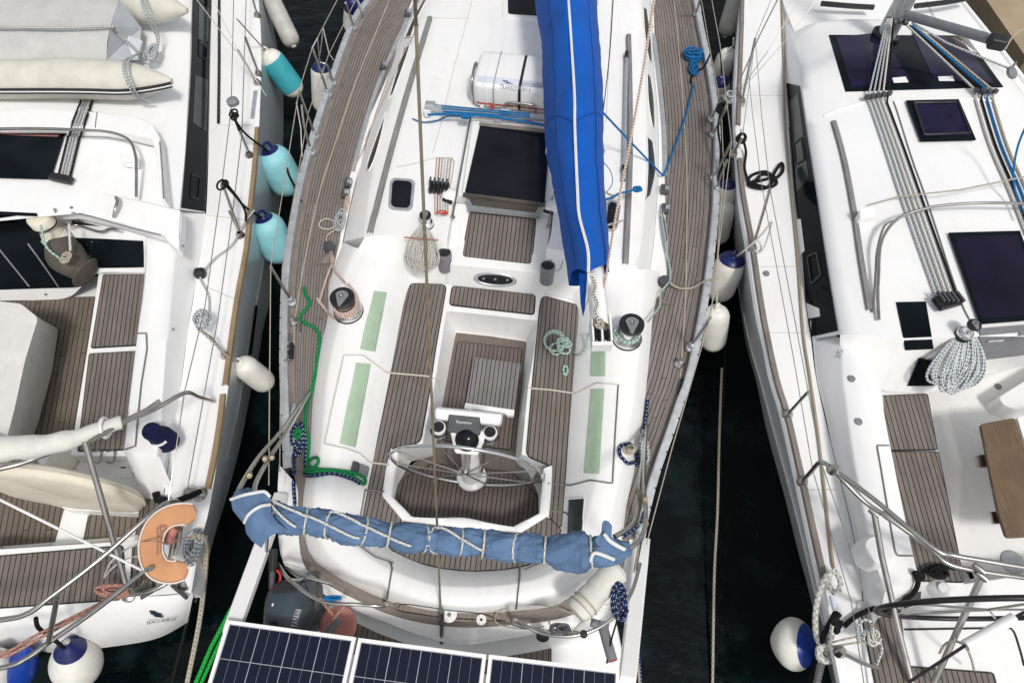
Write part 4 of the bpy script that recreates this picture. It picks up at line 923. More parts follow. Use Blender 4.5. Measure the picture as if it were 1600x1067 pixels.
# teak board lying on the sole
tb = thing('step_board', 'slatted teak board with a white lower edge lying on the cockpit sole', 'board', P(770, 600, .74))
MB().prism(rnd(W('740,558,.80 815,568,.80 804,640,.80 728,629,.80', .8), .008), .03).build('slats', M['teakl'], tb, smooth=False)
MB().prism(W('727,629,.81 804,640,.81 803,649,.79 793,649,.79 788,645,.79 740,638,.79 736,640,.79 725,637,.79', .8), .05).build('white_end', M['white'], tb, smooth=False, bevel=.004)
# --- bimini cloth rolled on its bows
c = cr(W('374,772,2.72 390,788,2.72 410,802,2.70 450,812,2.66 500,817,2.64 560,828,2.62 620,838,2.60 690,844,2.60 760,850,2.60 820,857,2.60 880,862,2.62 930,862,2.64 962,858,2.66 985,855,2.68'), 14)
NB = 420; c = rs(c, NB); rad = []
lash = [.085, .19, .25, .335, .40, .49, .52, .58, .635, .72, .79, .905]
K = [(0, .05), (.03, .085), (.06, .10), (.10, .10), (.2, .086), (.3, .09), (.42, .09), (.5, .082), (.55, .086), (.6, .082), (.66, .095), (.72, .088), (.79, .088), (.84, .130), (.88, .128), (.92, .100), (.96, .08), (1, .04)]
for i in range(NB):
    t = i/(NB-1)
    for (a, x), (b, y) in zip(K, K[1:]):
        if a <= t <= b: u = (t-a)/(b-a); u = u*u*(3-2*u); r0 = x+(y-x)*u
    r0 *= .74*(1-.22*sum(math.exp(-((t-l)/.008)**2) for l in lash)); rad.append(r0)
bt = thing('bimini_cloth', 'faded blue bimini cloth rolled up and lashed with white cord above the stern', 'bimini', c[NB//2])
NR = 56; mb = MB().tube(c, rad, NR)
def crease(p, i):
    t = (i//NR)/(NB-1); a = 2*PI*(i % NR)/NR
    tw = math.sin(a*3+t*46+2.5*noise.noise(p*3))
    rid = 1-abs(noise.noise(Vector((t*26, math.cos(a)*1.6, math.sin(a)*1.6))))*2
    q = Vector((t*17+a*.9, math.cos(a)*1.4, math.sin(a)*1.4)); f1 = 1-2*abs(noise.noise(q)); f2 = 1-2*abs(noise.noise(q*2.3+Vector((3, 7, 1))))
    ne = 1+.8*sum(math.exp(-((t-l)/.02)**2) for l in lash)
    return (.006*tw+.012*noise.noise(p*5)+.013*(f1**3 if f1 > 0 else f1*.3)+.005*(f2**3 if f2 > 0 else 0)*ne+.002*noise.noise(p*21))
nn = []
for i, p in enumerate(mb.v):
    k = min(i//NR, NB-1); d = p-c[k]
    nn.append(p+(d.normalized()*crease(p, i) if d.length > 1e-6 else Vector())-UP*(.25*d.z if d.z < 0 else 0))
mb.v = nn; mb.build('rolled_cloth', M['bim'], bt, sharp=180)
for l, sk in zip(lash, (.5, .1, -.1, .25, .1, .3, -.3, .15, .1, -.15, .05, .0)):
    i = int(l*(NB-1)); d = (c[min(i+2, NB-1)]-c[i-2]).normalized(); u = d.orthogonal().normalized(); v = d.cross(u); r0 = rad[i]*1.16+.014
    MB().tube([c[i]+(u*math.cos(a)+v*math.sin(a))*r0+d*sk*.10*math.sin(a+.6) for a in [2*PI*k/26 for k in range(26)]], .0065, 6, True).build('lashing', M['r_fleck' if False else 'r_white'], bt)
for l0, l1 in ((.10, .335), (.25, .47), (.335, .10), (.52, .645), (.085, .19)):
    i0, i1 = int(l0*(NB-1)), int(l1*(NB-1)); st = 1 if i1 > i0 else -1; pp = []
    for j, i in enumerate(range(i0, i1, st)):
        u = j/abs(i1-i0); x = (u-.5)*1.5*(1 if l0 < l1 else -1)
        pp.append(c[i]+UP*((rad[i]*1.1+.022)*math.cos(x)+.004)-FW*(rad[i]*1.1+.022)*math.sin(x))
    MB().tube(pp[::5], .007, 6).build('lashing_cord', M['r_white'], bt)
for s, w_ in (('363,782,2.74 380,776,2.80 398,772,2.82 415,770,2.80 424,778,2.78', .1), ('384,818,2.76 392,804,2.82 408,793,2.84 424,790,2.80', .1)):
    p = cr(W(s), 6); MB().loft([[a+UP*.02 for a in p], [a+UP*.01-FW*.05+RT*.02 for a in p], [a-UP*.02-FW*.08+RT*.05 for a in p], [a-UP*.08-FW*.10+RT*.09 for a in p]]).build('cloth_flap', M['bim'], bt)
    MB().tube([a+UP*.022 for a in p], .009, 8).build('flap_piping', M['piping'], bt)
p = W('942,812,2.80 950,812,2.82 957,820,2.82 956,838,2.78 972,850,2.76 985,858,2.72 960,868,2.72 935,856,2.72 928,842,2.74 940,832,2.76')
MB().prism(p, .03).build('cloth_flap', M['bim'], bt, bevel=.01)
MB().tube(cr(W('944,834,2.78 952,844,2.78 964,852,2.77 976,858,2.75'), 5), .011, 8).build('flap_piping', M['piping'], bt)
MB().tube(cr(W('922,876,2.70 928,864,2.74 940,866,2.72 960,874,2.70'), 5), .010, 8).build('flap_piping', M['piping'], bt)
# --- solar panels
pan = [('355,968 556,995 543,1085 332,1058', 'left solar panel of the three in a row at the stern'), ('560,996 760,1022 752,1116 548,1086', 'middle solar panel of the three in a row at the stern'), ('764,1022 968,1046 966,1142 757,1117', 'right solar panel of the three in a row at the stern')]
for s, lab in pan:
    q = W(s, 1.62); a = q[0]; xd = (q[1]-q[0]).normalized(); w_ = (q[1]-q[0]).length; yd = -Vector((-xd.y, xd.x, 0)); h_ = 1.35
    pn = thing('solar_panel', lab, 'solar panel', a+xd*w_/2+yd*h_/2, 'solar panels across the stern')
    fr = MB(); f_ = .022
    for x0, x1, y0, y1 in ((0, w_, 0, f_), (0, w_, h_-f_, h_), (0, f_, f_, h_-f_), (w_-f_, w_, f_, h_-f_)):
        fr.prism([a+xd*x+yd*y for x, y in ((x0, y0), (x1, y0), (x1, y1), (x0, y1))], .035)
    fr.build('frame', M['white'], pn, smooth=False, weld=False)
    c_ = MB(); m_ = f_+.001; n = [(m_, m_), (w_-m_, m_), (w_-m_, h_-m_), (m_, h_-m_)]
    c_.add([a+xd*x+yd*y-UP*.006 for x, y in n], [[0, 1, 2, 3]], [[((x-w_/2)*.675/w_+.318, (y-.025)*.675/w_) for x, y in n]])
    c_.build('cells', M['solar'], pn, smooth=False)
    MB().add([a+xd*x+yd*y-UP*.03 for x, y in n], [[0, 1, 2, 3]]).build('back_sheet', M['white'], pn, smooth=False)
# --- outboard motor on the push-pit
om = thing('outboard_motor', 'dark grey outboard motor hung on the left stern rail', 'outboard motor', P(452, 950, 1.2))
oc_ = P(452, 954, 1.30); ox = (RT*.95+FW*.18).normalized(); oy = Vector((-ox.y, ox.x, 0))
def om_(x, y, z): return oc_+(ox*x+oy*y+UP*z)*1.08
sec = []
for z, kx, ky, dy_ in ((-.20, .125, .20, 0), (-.14, .145, .225, 0), (-.02, .15, .235, 0), (.08, .14, .22, -.005), (.13, .11, .18, -.015), (.148, .06, .11, -.02), (.15, .001, .001, -.02)):
    sec.append([om_(math.copysign(abs(math.cos(a))**.65, math.cos(a))*kx, dy_+math.copysign(abs(math.sin(a))**.75, math.sin(a))*ky*(1 if math.sin(a) < 0 else .85), z) for a in [2*PI*k/32 for k in range(33)]])
MB().loft(sec).build('cowl', M['cowl'], om, sharp=60, solid=True)
MB().loft([[p+UP*-.0 for p in sec[0]], [p-UP*.03 for p in sec[0]]]).build('cowl_trim', M['black'], om)
MB().lathe([(.032, 0), (.03, .012), (.001, .014)], om_(-.045, -.10, .135), (-.2, -.3, 1), 16).build('pull_start', M['black'], om)
MB().prism(rnd([om_(x, y, .152) for x, y in ((-.08, .09), (.08, .09), (.07, .15), (-.07, .15))], .02), .05).build('cowl_vent', M['black'], om, bevel=.008)
for k_, c_ in enumerate('YAMAHA'):
    u_ = k_/6; e_ = S(464+7*u_, 980-29*u_, .006); g_ = S(465+7*u_, 976.2-29*u_, .006); text(c_, e_, (g_-e_), S(459+7*u_, 979-29*u_, .006)-e_, .045, M['wtxt'], om)
MB().lathe([(.012, 0), (.001, .001)], om_(-.06, .02, .147), UP, 14).build('round_badge', M['wtxt'], om)
MB().tube([om_(.0, .12, -.08), P(424, 935, 1.36), P(425, 905, 1.38), P(426, 890, 1.39)], .022, 10).build('tiller_arm', M['dgrey'], om)
MB().tube([P(426, 893, 1.39), P(427, 858, 1.41)], .029, 14).build('tiller_grip', M['black'], om)
MB().tube(cr(W('433,890,1.42 438,900,1.42 434,915,1.40 424,918,1.40 432,922,1.39'), 5), .008, 6).build('kill_cord', M['red'], om)
for a_, b_ in (((470, 907, 1.36), (478, 898, 1.36)), ((488, 912, 1.34), (497, 907, 1.34))):
    MB().tube([P(*a_), P(*b_)], .014, 8).build('clamp_screw', M['black'], om)
MB().box(P(483, 925, 1.25), .16, .14, .22, .2).build('clamp_bracket', M['dgrey'], om, bevel=.03)
MB().box(P(492, 955, 1.10), .13, .24, .30, -.1).build('motor_leg', M['dgrey'], om, bevel=.05)
# pink-and-grey folded paddle/float under the panels
fl_ = thing('throwing_float', 'faded pink float with a blue grey flap hanging behind the outboard motor', 'float', P(525, 978, 1.2))
MB().lathe([(.11, 0), (.13, .03), (.13, .05), (.11, .07), (.001, .075)], P(530, 975, 1.15), (.1, -.3, 1), 24).build('float_body', M['pink'], fl_)
MB().prism(W('502,984,1.33 528,962,1.33 534,970,1.33 516,992,1.33', 1.3), .02).build('flap', M['mgrey'], fl_, smooth=False)
for s in ('504,986,1.34 540,944,1.4', '520,960,1.36 500,935,1.5'): MB().tube(W(s), .011, 6).build('float_strap', M['r_pink'], fl_)
# white bolster, rod holder and coil at the right quarter
bo = thing('rescue_bag', 'white padded rescue bag strapped to the right stern rail', 'bag', P(930, 925, 1.5))
a, b = P(900, 958, 1.70), P(966, 886, 1.70); d = b-a; r = .088
MB().lathe([(.001, -.01), (r*.8, 0), (r, .03)]+[(r*(1+.05*math.sin(k*2.2)), .03+(d.length-.06)*k/12) for k in range(13)]+[(r, d.length-.03), (r*.8, d.length), (.001, d.length+.01)], a, d, 24).disp(.012, 6).build('bag_body', M['wcanvas'], bo)
for t in (.12, .22): MB().tube([a+d*t+(d.orthogonal().normalized()*math.cos(x)+d.cross(d.orthogonal()).normalized()*math.sin(x))*r*1.06 for x in [2*PI*k/20 for k in range(20)]], .006, 6, True).build('strap', M['r_beige'], bo)
rh = thing('rod_holder', 'grey plastic rod holder tube clamped to the right stern rail', 'rod holder', P(947, 1000, 1.6))
a, b = P(940, 972, 1.62), P(957, 1032, 1.66)
MB().lathe([(.033, 0), (.033, (b-a).length), (.028, (b-a).length), (.028, .05)], a, b-a, 18).build('tube', M['mgrey'], rh)
MB().box(P(937, 976, 1.61), .12, .05, .06, -.3).build('clamp', M['mgrey'], rh, bevel=.012)
MB().lathe([(.027, -.004), (.001, -.005)], b, (b-a), 18).build('opening', M['red'], rh)
rope('rope_coil', coil(P(965, 938, 1.72), .055, .13, 10, .06, 81, jit=.6), .010, 'r_navy', 'dark navy coil of line hanging at the right stern corner')
rope('thin_line', cr(W('972,930,1.75 965,965,1.7 955,1000,1.68 948,1036,1.66'), 6), .006, 'r_black', 'thin black line from the navy coil down to the solar panel')
for k, s in enumerate(('895,958,1.2 850,945,1.3 800,946,1.3 775,960,1.25 780,975,1.2 820,982,1.3 850,978,1.6', '910,926,1.5 880,940,1.45 862,955,1.4 858,972,1.5 870,985,1.65', '850,983,1.73 870,992,1.74 890,990,1.74 910,970,1.7 930,955,1.6')):
    rope('loose_wire', cr(W(s), 8), .0045, 'r_beige', ('large loop of thin pale wire over the stern seat', 'thin pale wire arching beside the rescue bag', 'thin pale wire tied along the right stern rail')[k], 'wire')
kn = thing('rail_clamp', 'tangle of grey straps and clips on the right stern rail', 'clip', P(875, 985, 1.74))
MB().tube(coil(P(876, 984, 1.75), .06, .03, 4, .05, 91, jit=.7), .010, 6).build('strap', M['dgrey'], kn)
MB().lathe([(.02, -.02), (.026, 0), (.02, .02), (.001, .022)], P(912, 990, 1.76), UP, 10).build('clip', M['black'], kn)
dv = MB().prism(rnd(W('838,984,1.35 858,986,1.35 858,1000,1.3 848,1003,1.3 838,998,1.3', 1.3), .03), .04).build('transducer_flap', M['black'], boat, bevel=.01)
rope('blue_lashing', coil(P(520, 934, 1.75), .06, .015, 4, .02, 93, jit=.5), .006, 'r_blue', 'short blue lashing on the left stern rail beside the motor')
rope('stern_line', [P(362, 950, 1.1), P(330, 1010, .8), P(298, 1085, .5)], .016, 'r_bgreen', 'left strand of the bright green stern line beside the solar panels')
rope('stern_line', [P(376, 935, 1.1), P(340, 1010, .82), P(306, 1085, .5)], .014, 'r_bgreen', 'right strand of the bright green stern line beside the solar panels')
rope('stern_line', cr(W('992,930,1.0 995,985,.7 1000,1040,.4 1003,1090,.2'), 6), .012, 'r_navy', 'navy line hanging down the right quarter into the water')
rope('stern_line', cr(W('989,945,1.0 993,1000,.7 998,1050,.4 1000,1090,.2'), 6), .010, 'r_beige', 'beige line hanging beside the navy line at the right quarter')
rope('mooring_line', cr(W('1128,575,.35 1124,680,.3 1121,800,.25 1116,900,.15 1113,1085,.02'), 8), .012, 'r_beige', 'long beige mooring line running through the dark water between the middle and right boats')
rope('dark_line', W('1137,430,.6 1133,560,.45 1130,640,.3'), .008, 'r_black', 'thin dark line hanging between the hulls beside the white fenders')
def dq(s, off=.006, n=8):         # four-cornered patch laid on the surface under it
    a, b, c, d = [Vector((x[0], x[1], 0)) for x in nums(s)]
    return [[S(*a.lerp(d, i/n).lerp(b.lerp(c, i/n), k/n).to_2d(), off) for k in range(n+1)] for i in range(n+1)]
def patch(name, s, mat, root, off=.006, n=8, edge=True):
    L = dq(s, off, n); mb = MB().loft(L)
    if edge:
        for e in (L[0], L[-1], [l[0] for l in L], [l[-1] for l in L]): mb.loft([e, [p-UP*.012 for p in e]])
    return mb.build(name, M[mat], root, sharp=40)
def mirror_about(o, f):
    r = Vector((f.y, -f.x, 0))
    return lambda p: p-r*(2*(p-o).dot(r))
def neighbour(root, G, HW, o, f, bow, bowz, mat='hullg'):
    mir = mirror_about(o, f)
    tip = o+f*bow; tip.z = bowz; wt = o+f*(bow-.25); wt.z = .05
    def close(L, t, out):        # carry a side forward to the stem
        a = L[0]; d = (L[0]-L[1]).normalized(); k = (t-a).length
        return [((1-u)**2)*t+2*u*(1-u)*(a+d*k*.5)+u*u*a for u in [i/14 for i in range(14)]]+L
    G2, H2 = close(G, tip, 0), close(HW, wt, 0)
    mid1 = [p.lerp(q, .12) for p, q in zip(G2, H2)]; mid2 = [p.lerp(q, .55)+(p-o-(p-o).dot(f)*f).normalized()*.05 for p, q in zip(G2, H2)]
    mid2 = [Vector((p.x, p.y, .62)) for p in mid2]
    keel = [Vector((p.x, p.y, -.4)) for p in H2]
    S1 = [G2, mid1, mid2, H2, keel]; S2 = [[mir(p) for p in l] for l in S1]
    MB().loft(S1).loft(S2).build('hull', M[mat], root, solid=True)
    return G2, [mir(p) for p in G2], mir
# ================================================================== LEFT BOAT
a0, a1 = P(193, 701, 1.3), P(225, 429, 1.3)
AX[0] = Vector((a1.x-a0.x, a1.y-a0.y, 0)).normalized(); FA = AX[0]; RA = Vector((FA.y, -FA.x, 0)); oA = P(-40, 500, 1.3); oA.z = 0
A = thing('sailboat', 'white sailboat at the left with a grey dinghy on its roof and teak cockpit benches', 'sailboat', P(60, 980, 1.2)*1.0)
A.location.z = 0
GA = ctrl('404,0 408,60 408,120 406,170 404,215 399,270 394,330 384,400 376,460 366,530 356,610 346,680 333,760 326,800 312,852 299,925', 1.32)
HA = ctrl('416,0 430,62 438,120 441,155 441,217 438,280 432,340 424,414 419,468 409,510 402,555 390,605 375,682 355,760 335,825 303,940', .05)
GAf, GAm, mirA = neighbour(A, GA, HA, oA, FA, 12.6, 1.5)
ia = [p+UP*.01 for p in offline(GAf, .06)]
inn = ctrl('331,-60 331,0 329,60 328,120 327,180 326,240 324,300 322,334 316,380 308,430 301,475 293,520 287,570 280,620 270,680 258,765 250,830', 1.335)
tipA = oA+FA*12.3; tipA.z = 1.4
fore = [tipA.lerp(inn[0], u/12)+(-RA)*0 for u in range(12)]
n_ = len(GAf); GAr = rs(GAf, 120); Ir = rs([tipA]+inn, 120)
MB().loft([GAr, [p.lerp(q, .04)+UP*.012 for p, q in zip(GAr, Ir)], [p.lerp(q, .5)+UP*.012 for p, q in zip(GAr, Ir)], Ir]).build('side_deck', M['boatw'], A, solid=True)
MB().loft([[mirA(p) for p in GAr], [mirA(p) for p in Ir]]).build('side_deck', M['boatw'], A, solid=True)
# rubbing strake in lengths
for s in ('403,-60 400,0', '402,201 398,260 391,328 385,390 374,450 366,500 358,560 352,603', '349,617 344,660 336,710 325,765'):
    p = rs(cr(W(s, 1.335), 8), 24)
    MB().loft([[q-RA*.022-UP*.02 for q in p], [q-RA*.02+UP*.022 for q in p], [q+RA*.02+UP*.022 for q in p], [q+RA*.022-UP*.02 for q in p]]).build('rubbing_strake', M['rail'], A, smooth=False)
p = W('401,143 396,186', 1.34); MB().loft([[q-RA*.03+UP*.01 for q in p], [q+RA*.01+UP*.01 for q in p]]).build('fairlead_plate', M['alu'], A, smooth=False)
# cabin
sh = ctrl('294,-120 297,-60 299,0 297,60 295,120 292,180 289,240 283,300 280,328', 1.69); ft = ctrl('333,-120 332,-60 330,0 329,60 328,120 327,180 325,240 322,300 320,333', 1.34)
inb = [p+(p-q).normalized()*0 for p, q in zip(sh, ft)]
r1 = [p-RA*.12+UP*.06 for p in sh]; r2 = [p-RA*.5+UP*.10 for p in sh]; r3 = [(p+mirA(p))*.5+UP*.16 for p in sh]
ls = [ft, [p.lerp(q, .06) for p, q in zip(ft, sh)], [p.lerp(q, .93) for p, q in zip(ft, sh)], sh, r1, r2, r3]+[[mirA(p) for p in l] for l in (r2, r1, sh, ft)]
mb = MB().loft(ls); fr = [l[0] for l in ls]; mb.loft([fr, [Vector((p.x, p.y, 1.34))+FA*.5 for p in fr]])
mb.build('coachroof', M['boatw'], A, solid=True, sharp=50)
win = MB().loft(surfstrip('302,-90 300,0 298,100 292,200 286,280 282,325', '327,-90 329,0 327,100 325,200 322,280 319,331', .006, 24)).build('cabin_window', M['bglass'], A)
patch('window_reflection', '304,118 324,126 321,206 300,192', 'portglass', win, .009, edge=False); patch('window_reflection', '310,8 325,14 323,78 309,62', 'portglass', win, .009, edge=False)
for s in ('310,63 323,66 322,94 309,88', '298,273 311,278 308,312 296,308'):
    part_tube('opening_frame', drape(s+' '+s.split()[0], .012, 4, smooth=False), .006, 'black', win, 6)
tk = part_tube('genoa_track', drape('343,-40 343,0 343,100 342,194', .012, 6), .016, 'black', A, 8)
for k in range(22): MB().lathe([(.006, 0), (.001, .002)], S(343-.03*k/2, 4+k*8.4, .03), UP, 8).build('track_hole', M['mgrey'], tk)
# windscreen moulding, hatch, control lines, hoop
MB().prism(W('-300,182 0,172 51,168 152,175 219,184 240,196 250,216 257,312 252,312 243,240 236,216 200,208 160,201 111,199 0,199 -300,208', 1.93), .11).build('sprayhood_moulding', M['boatw'], A, bevel=.025, solid=True)
hA = patch('companion_hatch', '-140,206 105,205 81,283 -150,276', 'bglass', A, .03, 8)
patch('hatch_strip', '-140,207 94,207 90,214 -140,215', 'pink', hA, .034, edge=False)
for k in range(5): part_tube('control_line', drape(f'{128+k*4.5},160 {112+k*5},202', .02, 6)+drape(f'{111+k*4.6},204 {92+k*4.8},280', .02, 6), .009, ['black', 'r_grey', 'r_grey', 'r_white', 'r_black'][k], A, 6)
MB().box(S(100, 285, .05), .21, .07, .05, -.25).build('rope_clutch', M['black'], A, bevel=.01)
part_tube('sprayhood_hoop', cr(W('-40,202,1.99 60,201,1.99 135,204,1.99 165,206,1.98 189,212,1.97 204,222,1.96 211,240,1.95 213,256,1.94 213,308,1.86'), 6), .013, 'steel', A)
MB().prism(W('188,240,1.90 212,241,1.90 211,252,1.90 187,250,1.90', 1.88), .10).build('vent_box', M['boatw'], A, bevel=.015)
MB().prism(W('187,252,1.85 210,254,1.85 209,260,1.85 205,260,1.85 204,257,1.85 190,256,1.85', 1.9), .03).build('vent_lip', M['boatw'], A, smooth=False)
part_tube('roof_seam', drape('152,176 150,190 149,200', .003, 4), .004, 'seam', A, 6)
part_tube('roof_groove', drape('250,222 253,260 256,311', .004, 5), .006, 'mgrey', A, 6)
# cockpit: bulkhead, arm moulding, glass
bt_ = ctrl('-300,322,1.66 0,318,1.66 56,326,1.66 115,334,1.64 182,352,1.62 240,372,1.60 276,388,1.55', 1.6, 8)
bb = ctrl('-260,480,.9 0,470,.9 60,469,.9 110,463,.92 152,428,1.29 229,426,1.3 268,416,1.45', 1.3, 8)
MB().loft([bt_, bb]).build('aft_bulkhead', M['white'], A, solid=True)
arm = MB().prism(W('-300,285 0,277 40,278 83,287 148,298 212,310 251,319 283,327 283,348 278,390 262,378 253,366 182,345 115,330 78,331 51,320 0,315 -300,320', 1.80), .13).build('arm_moulding', M['boatw'], A, bevel=.03, solid=True)
patch('companion_glass', '-200,322 58,334 70,376 -200,378', 'bglass', A, .008, edge=False)
cg = patch('companion_door', '-150,380 60,372 125,447 -150,456', 'bglass', A, .012)
part_tube('door_frame', drape('46,380 93,447', .016, 4), .008, 'mgrey', cg, 6); part_tube('door_frame', drape('0,388 48,447', .016, 4), .008, 'mgrey', cg, 6)
patch('side_window', '116,371 224,376 225,416 155,418', 'bglass', A, .010)
patch('upper_vent', '112,342 128,346 160,354 114,350', 'black', A, .012, edge=False)
part_tube('grab_handle', cr([S(184, 312, .01), S(187, 316, .06), S(190, 324, .07), S(186, 334, .06), S(179, 341, .01)], 6), .016, 'steel', A)
part_tube('coaming_rail', cr([S(88, 330, .03), S(100, 342, .05), S(130, 350, .06), S(165, 362, .06), S(178, 358, .05), S(186, 356, .02)], 6), .011, 'steel', A)
part_tube('arm_seam', drape('112,333 140,337 200,354 252,367', .004, 5), .006, 'mgrey', A, 6)
patch('speaker_panel', '257,333 282,330 279,386 256,366', 'boatw', A, .006)
wA = MB().lathe([(.10, -.12), (.095, 0), (.075, .04), (.078, .09), (.10, .10), (.10, .17), (.09, .185), (.001, .187)], P(80, 362, 1.62), (-.1, .1, 1), 28).build('winch', M['ccanvas'], A)
MB().lathe([(.101, .085), (.104, .09), (.101, .10)], P(80, 362, 1.62), (-.1, .1, 1), 28).build('winch_band', M['black'], wA)
MB().lathe([(.115, -.22), (.11, -.05), (.10, -.02)], P(80, 362, 1.62), (-.1, .1, 1), 28).build('winch_pedestal', M['boatw'], wA)
bag = thing('rope_bag', 'drooping olive canvas rope bag below the winch of the left boat', 'bag', P(112, 405, 1.5))
mb = MB().tube(cr([P(92, 374, 1.62), P(98, 392, 1.56), P(112, 410, 1.48), P(130, 424, 1.42), P(140, 430, 1.40)], 8), [.10+.05*math.sin(PI*min(1, k/24)) if k < 26 else .15-.02*(k-26) for k in range(33)], 28).disp(.02, 5, .008, 14)
mb.build('bag_cloth', M['olive'], bag, sharp=180)
MB().tube(cr([P(64, 352, 1.85), P(72, 385, 1.75), P(92, 403, 1.68), P(101, 412, 1.66)], 6), .010, 6).build('drawcord', M['r_teal'], bag)
MB().tube(cr([P(108, 350, 1.78), P(109, 375, 1.72), P(110, 392, 1.68)], 6), .010, 6).build('drawcord', M['r_white'], bag)
MB().tube(coil(P(104, 404, 1.68), .05, .06, 5, .03, 101, jit=.5), .008, 6).build('cord_knot', M['r_beige'], bag)
# sole and benches
MB().prism(W('-400,440 260,430 250,900 -400,960', .86), .1).build('cockpit_floor', M['white'], A, smooth=False, solid=True)
pad('sole_planks', '-300,478 0,467 160,464 160,560 140,700 110,795 85,852 -300,880', .885, A, .01, 'teakw')
MB().prism(rnd(W('154,424 240,424 240,540 222,712 110,712 118,657 136,546 150,455', 1.275), .02), .45).build('bench', M['white'], A, bevel=.015, solid=True)
pad('bench_planks', '162,429 228,429 213,538 143,542', 1.29, A, .01); pad('bench_planks', '140,553 212,549 195,701 122,703', 1.29, A, .01)
ct = ['323,334 308,430 293,520 280,620 270,680 256,768', '316,334 302,430 288,520 274,620 265,680 252,750', '285,330 273,430 266,516 260,600 255,670 250,715', '278,330 268,430 261,516 255,600 250,670 245,712', '231,372 229,429 217,538 207,620 199,680 196,704', '227,372 226,429 213,538 203,620 196,680 193,704']
cl = [ctrl(s, z, 8) for s, z in zip(ct, (1.335, 1.37, 1.575, 1.60, 1.62, 1.60))]; cl.append([Vector((p.x, p.y, 1.2)) for p in cl[-1]])
mb = MB().loft(cl); e = [l[-1] for l in cl]; mb.loft([e, [Vector((p.x, p.y, 1.14))-FA*.28 for p in e]])
mb.build('coaming', M['boatw'], A, solid=True, sharp=55)
part_tube('locker_gutter', drape('216,521 229,521 230,545 226,570 221,600 216,650 212,697 196,702', .004, 4, smooth=False), .007, 'seam', A, 6)
MB().prism(rnd(W('55,702 190,706 256,716 262,768 222,776 216,802 98,795 70,760', 1.14), .03), .5).build('helm_moulding', M['white'], A, bevel=.03, solid=True)
MB().prism(rnd(W('100,794 138,800 128,852 84,852', 1.0), .02), .4).build('helm_console', M['white'], A, bevel=.02, solid=True)
pad('helm_planks', '141,804 215,800 209,846 130,851', 1.02, A, .02, 'teakw')
patch('locker_lid', '183,725 208,726 209,747 184,746', 'boatw', A, .008); patch('lid_latch', '189,730 198,730 198,732 189,732', 'dgrey', A, .014, edge=False)
for px in (155, 176):
    part_tube('shower_hook', drape(f'{px-6},708 {px+4},706 {px+6},712 {px},718 {px-8},716', .03, 3), .007, 'steel', A, 6)
MB().lathe([(.12, 0), (.12, .03), (.05, .05), (.001, .05)], S(100, 722, 0), UP, 24).build('compass_cover', M['ccanvas'], A)
# aft deck and transom
MB().prism(W('-400,880 0,858 190,846 255,770 300,768 312,852 300,925 190,934 100,942 0,952 -400,985', 1.2), .2).build('aft_deck', M['boatw'], A, smooth=False, solid=True)
pad('aft_planks', '-300,890 0,869 190,853 194,905 186,935 0,948 -300,975', 1.212, A, .02); pad('aft_planks', '208,852 240,846 240,918 204,922', 1.212, A, .02); pad('aft_planks', '223,779 253,778 240,800 214,842 212,838', 1.212, A, .02)
part_tube('deck_gutter', drape('-100,866 0,858 100,850 190,843 215,840', .01, 5), .02, 'white', A, 8)
t0 = ctrl('-400,985 0,950 100,940 190,933 260,930 300,925', 1.2, 10); t1 = ctrl('-400,1000 0,966 100,957 190,950 268,944 302,930', 1.15, 10); t2 = ctrl('-400,1055 0,1016 86,1019 173,1010 245,997 293,972', .62, 10); t3 = ctrl('-400,1050 0,1010 90,1005 173,996 245,984 290,962', .3, 10)
MB().loft([t0, t1, t2, t3]).build('transom', M['white'], A, solid=True, sharp=60)
lg = MB()
for k, (px, py, w_, h_) in enumerate(((239, 954, 6, 1.6), (244, 957, 9, 2), (248, 960, 8, 1.6))):
    lg.add([S(px+math.cos(a)*w_, py+math.sin(a)*h_+math.cos(a)*1.0, .008+.002*k) for a in [2*PI*j/18 for j in range(18)]], [list(range(18))])
lg.build('emblem', M['txt'], A, smooth=False)
text('BAVARIA', S(231, 968, .035), S(277, 962, .01)-S(231, 968, .01), S(231, 962, .01)-S(231, 968, .01), .05, M['txt'], A)
for k, c_ in enumerate('BAVARIA 41'):
    u = k/10; e = S(338+15*u, 832-90*u, .012); g = S(339.1+15*u, 825.6-90*u, .012)
    if c_ != ' ': text(c_, e, g-e, S(333+15*u, 831-90*u, .012)-e, .10, M['txtg'], A)
patch('hull_window', '397,476 401,478 392,552 385,556', 'bglass', A, .012, edge=False)
part_tube('hull_line', drape('437,170 434,260 424,340 410,420 396,500 382,580 372,640 354,720', .002, 6), .006, 'seam', A, 6)
# rails of the left boat
for s, z in (('312,775,1.35 285,782,1.6 250,792,1.9 160,870,1.95 78,933,1.95 43,958,1.93 0,968,1.92 -150,985,1.92', 1), ('236,888,1.9 224,894,1.85 150,952,1.7 78,1002,1.62 43,1027,1.6 0,1043,1.6 -150,1062,1.6', 1), ('89,935,1.94 76,1004,1.62', 0), ('334,627,1.36 310,620,1.7 288,614,1.95 240,640,2.05 175,667,2.2 60,714,2.3 0,732,2.35 -150,760,2.4', 1), ('250,626,2.1 230,640,2.12 190,660,2.2 140,690,2.3', 0), ('304,884,1.3 270,905,1.35 235,923,1.35 195,930,1.3 160,938,1.25', 1), ('228,902,1.6 222,915,1.4 205,925,1.3', 1), ('275,820,1.8 270,850,1.5 265,876,1.25', 0), ('282,826,1.8 278,850,1.5 270,872,1.25', 0)):
    q = W(s); part_tube('pushpit_rail', cr(q, 8) if z else q, .0165, 'steel', A)
part_tube('bimini_strut', W('133,690,2.28 201,927,1.45'), .020, 'steel', A); part_tube('gas_strut', W('-5,778,2.1 227,893,1.75'), .009, 'wtxt', A)
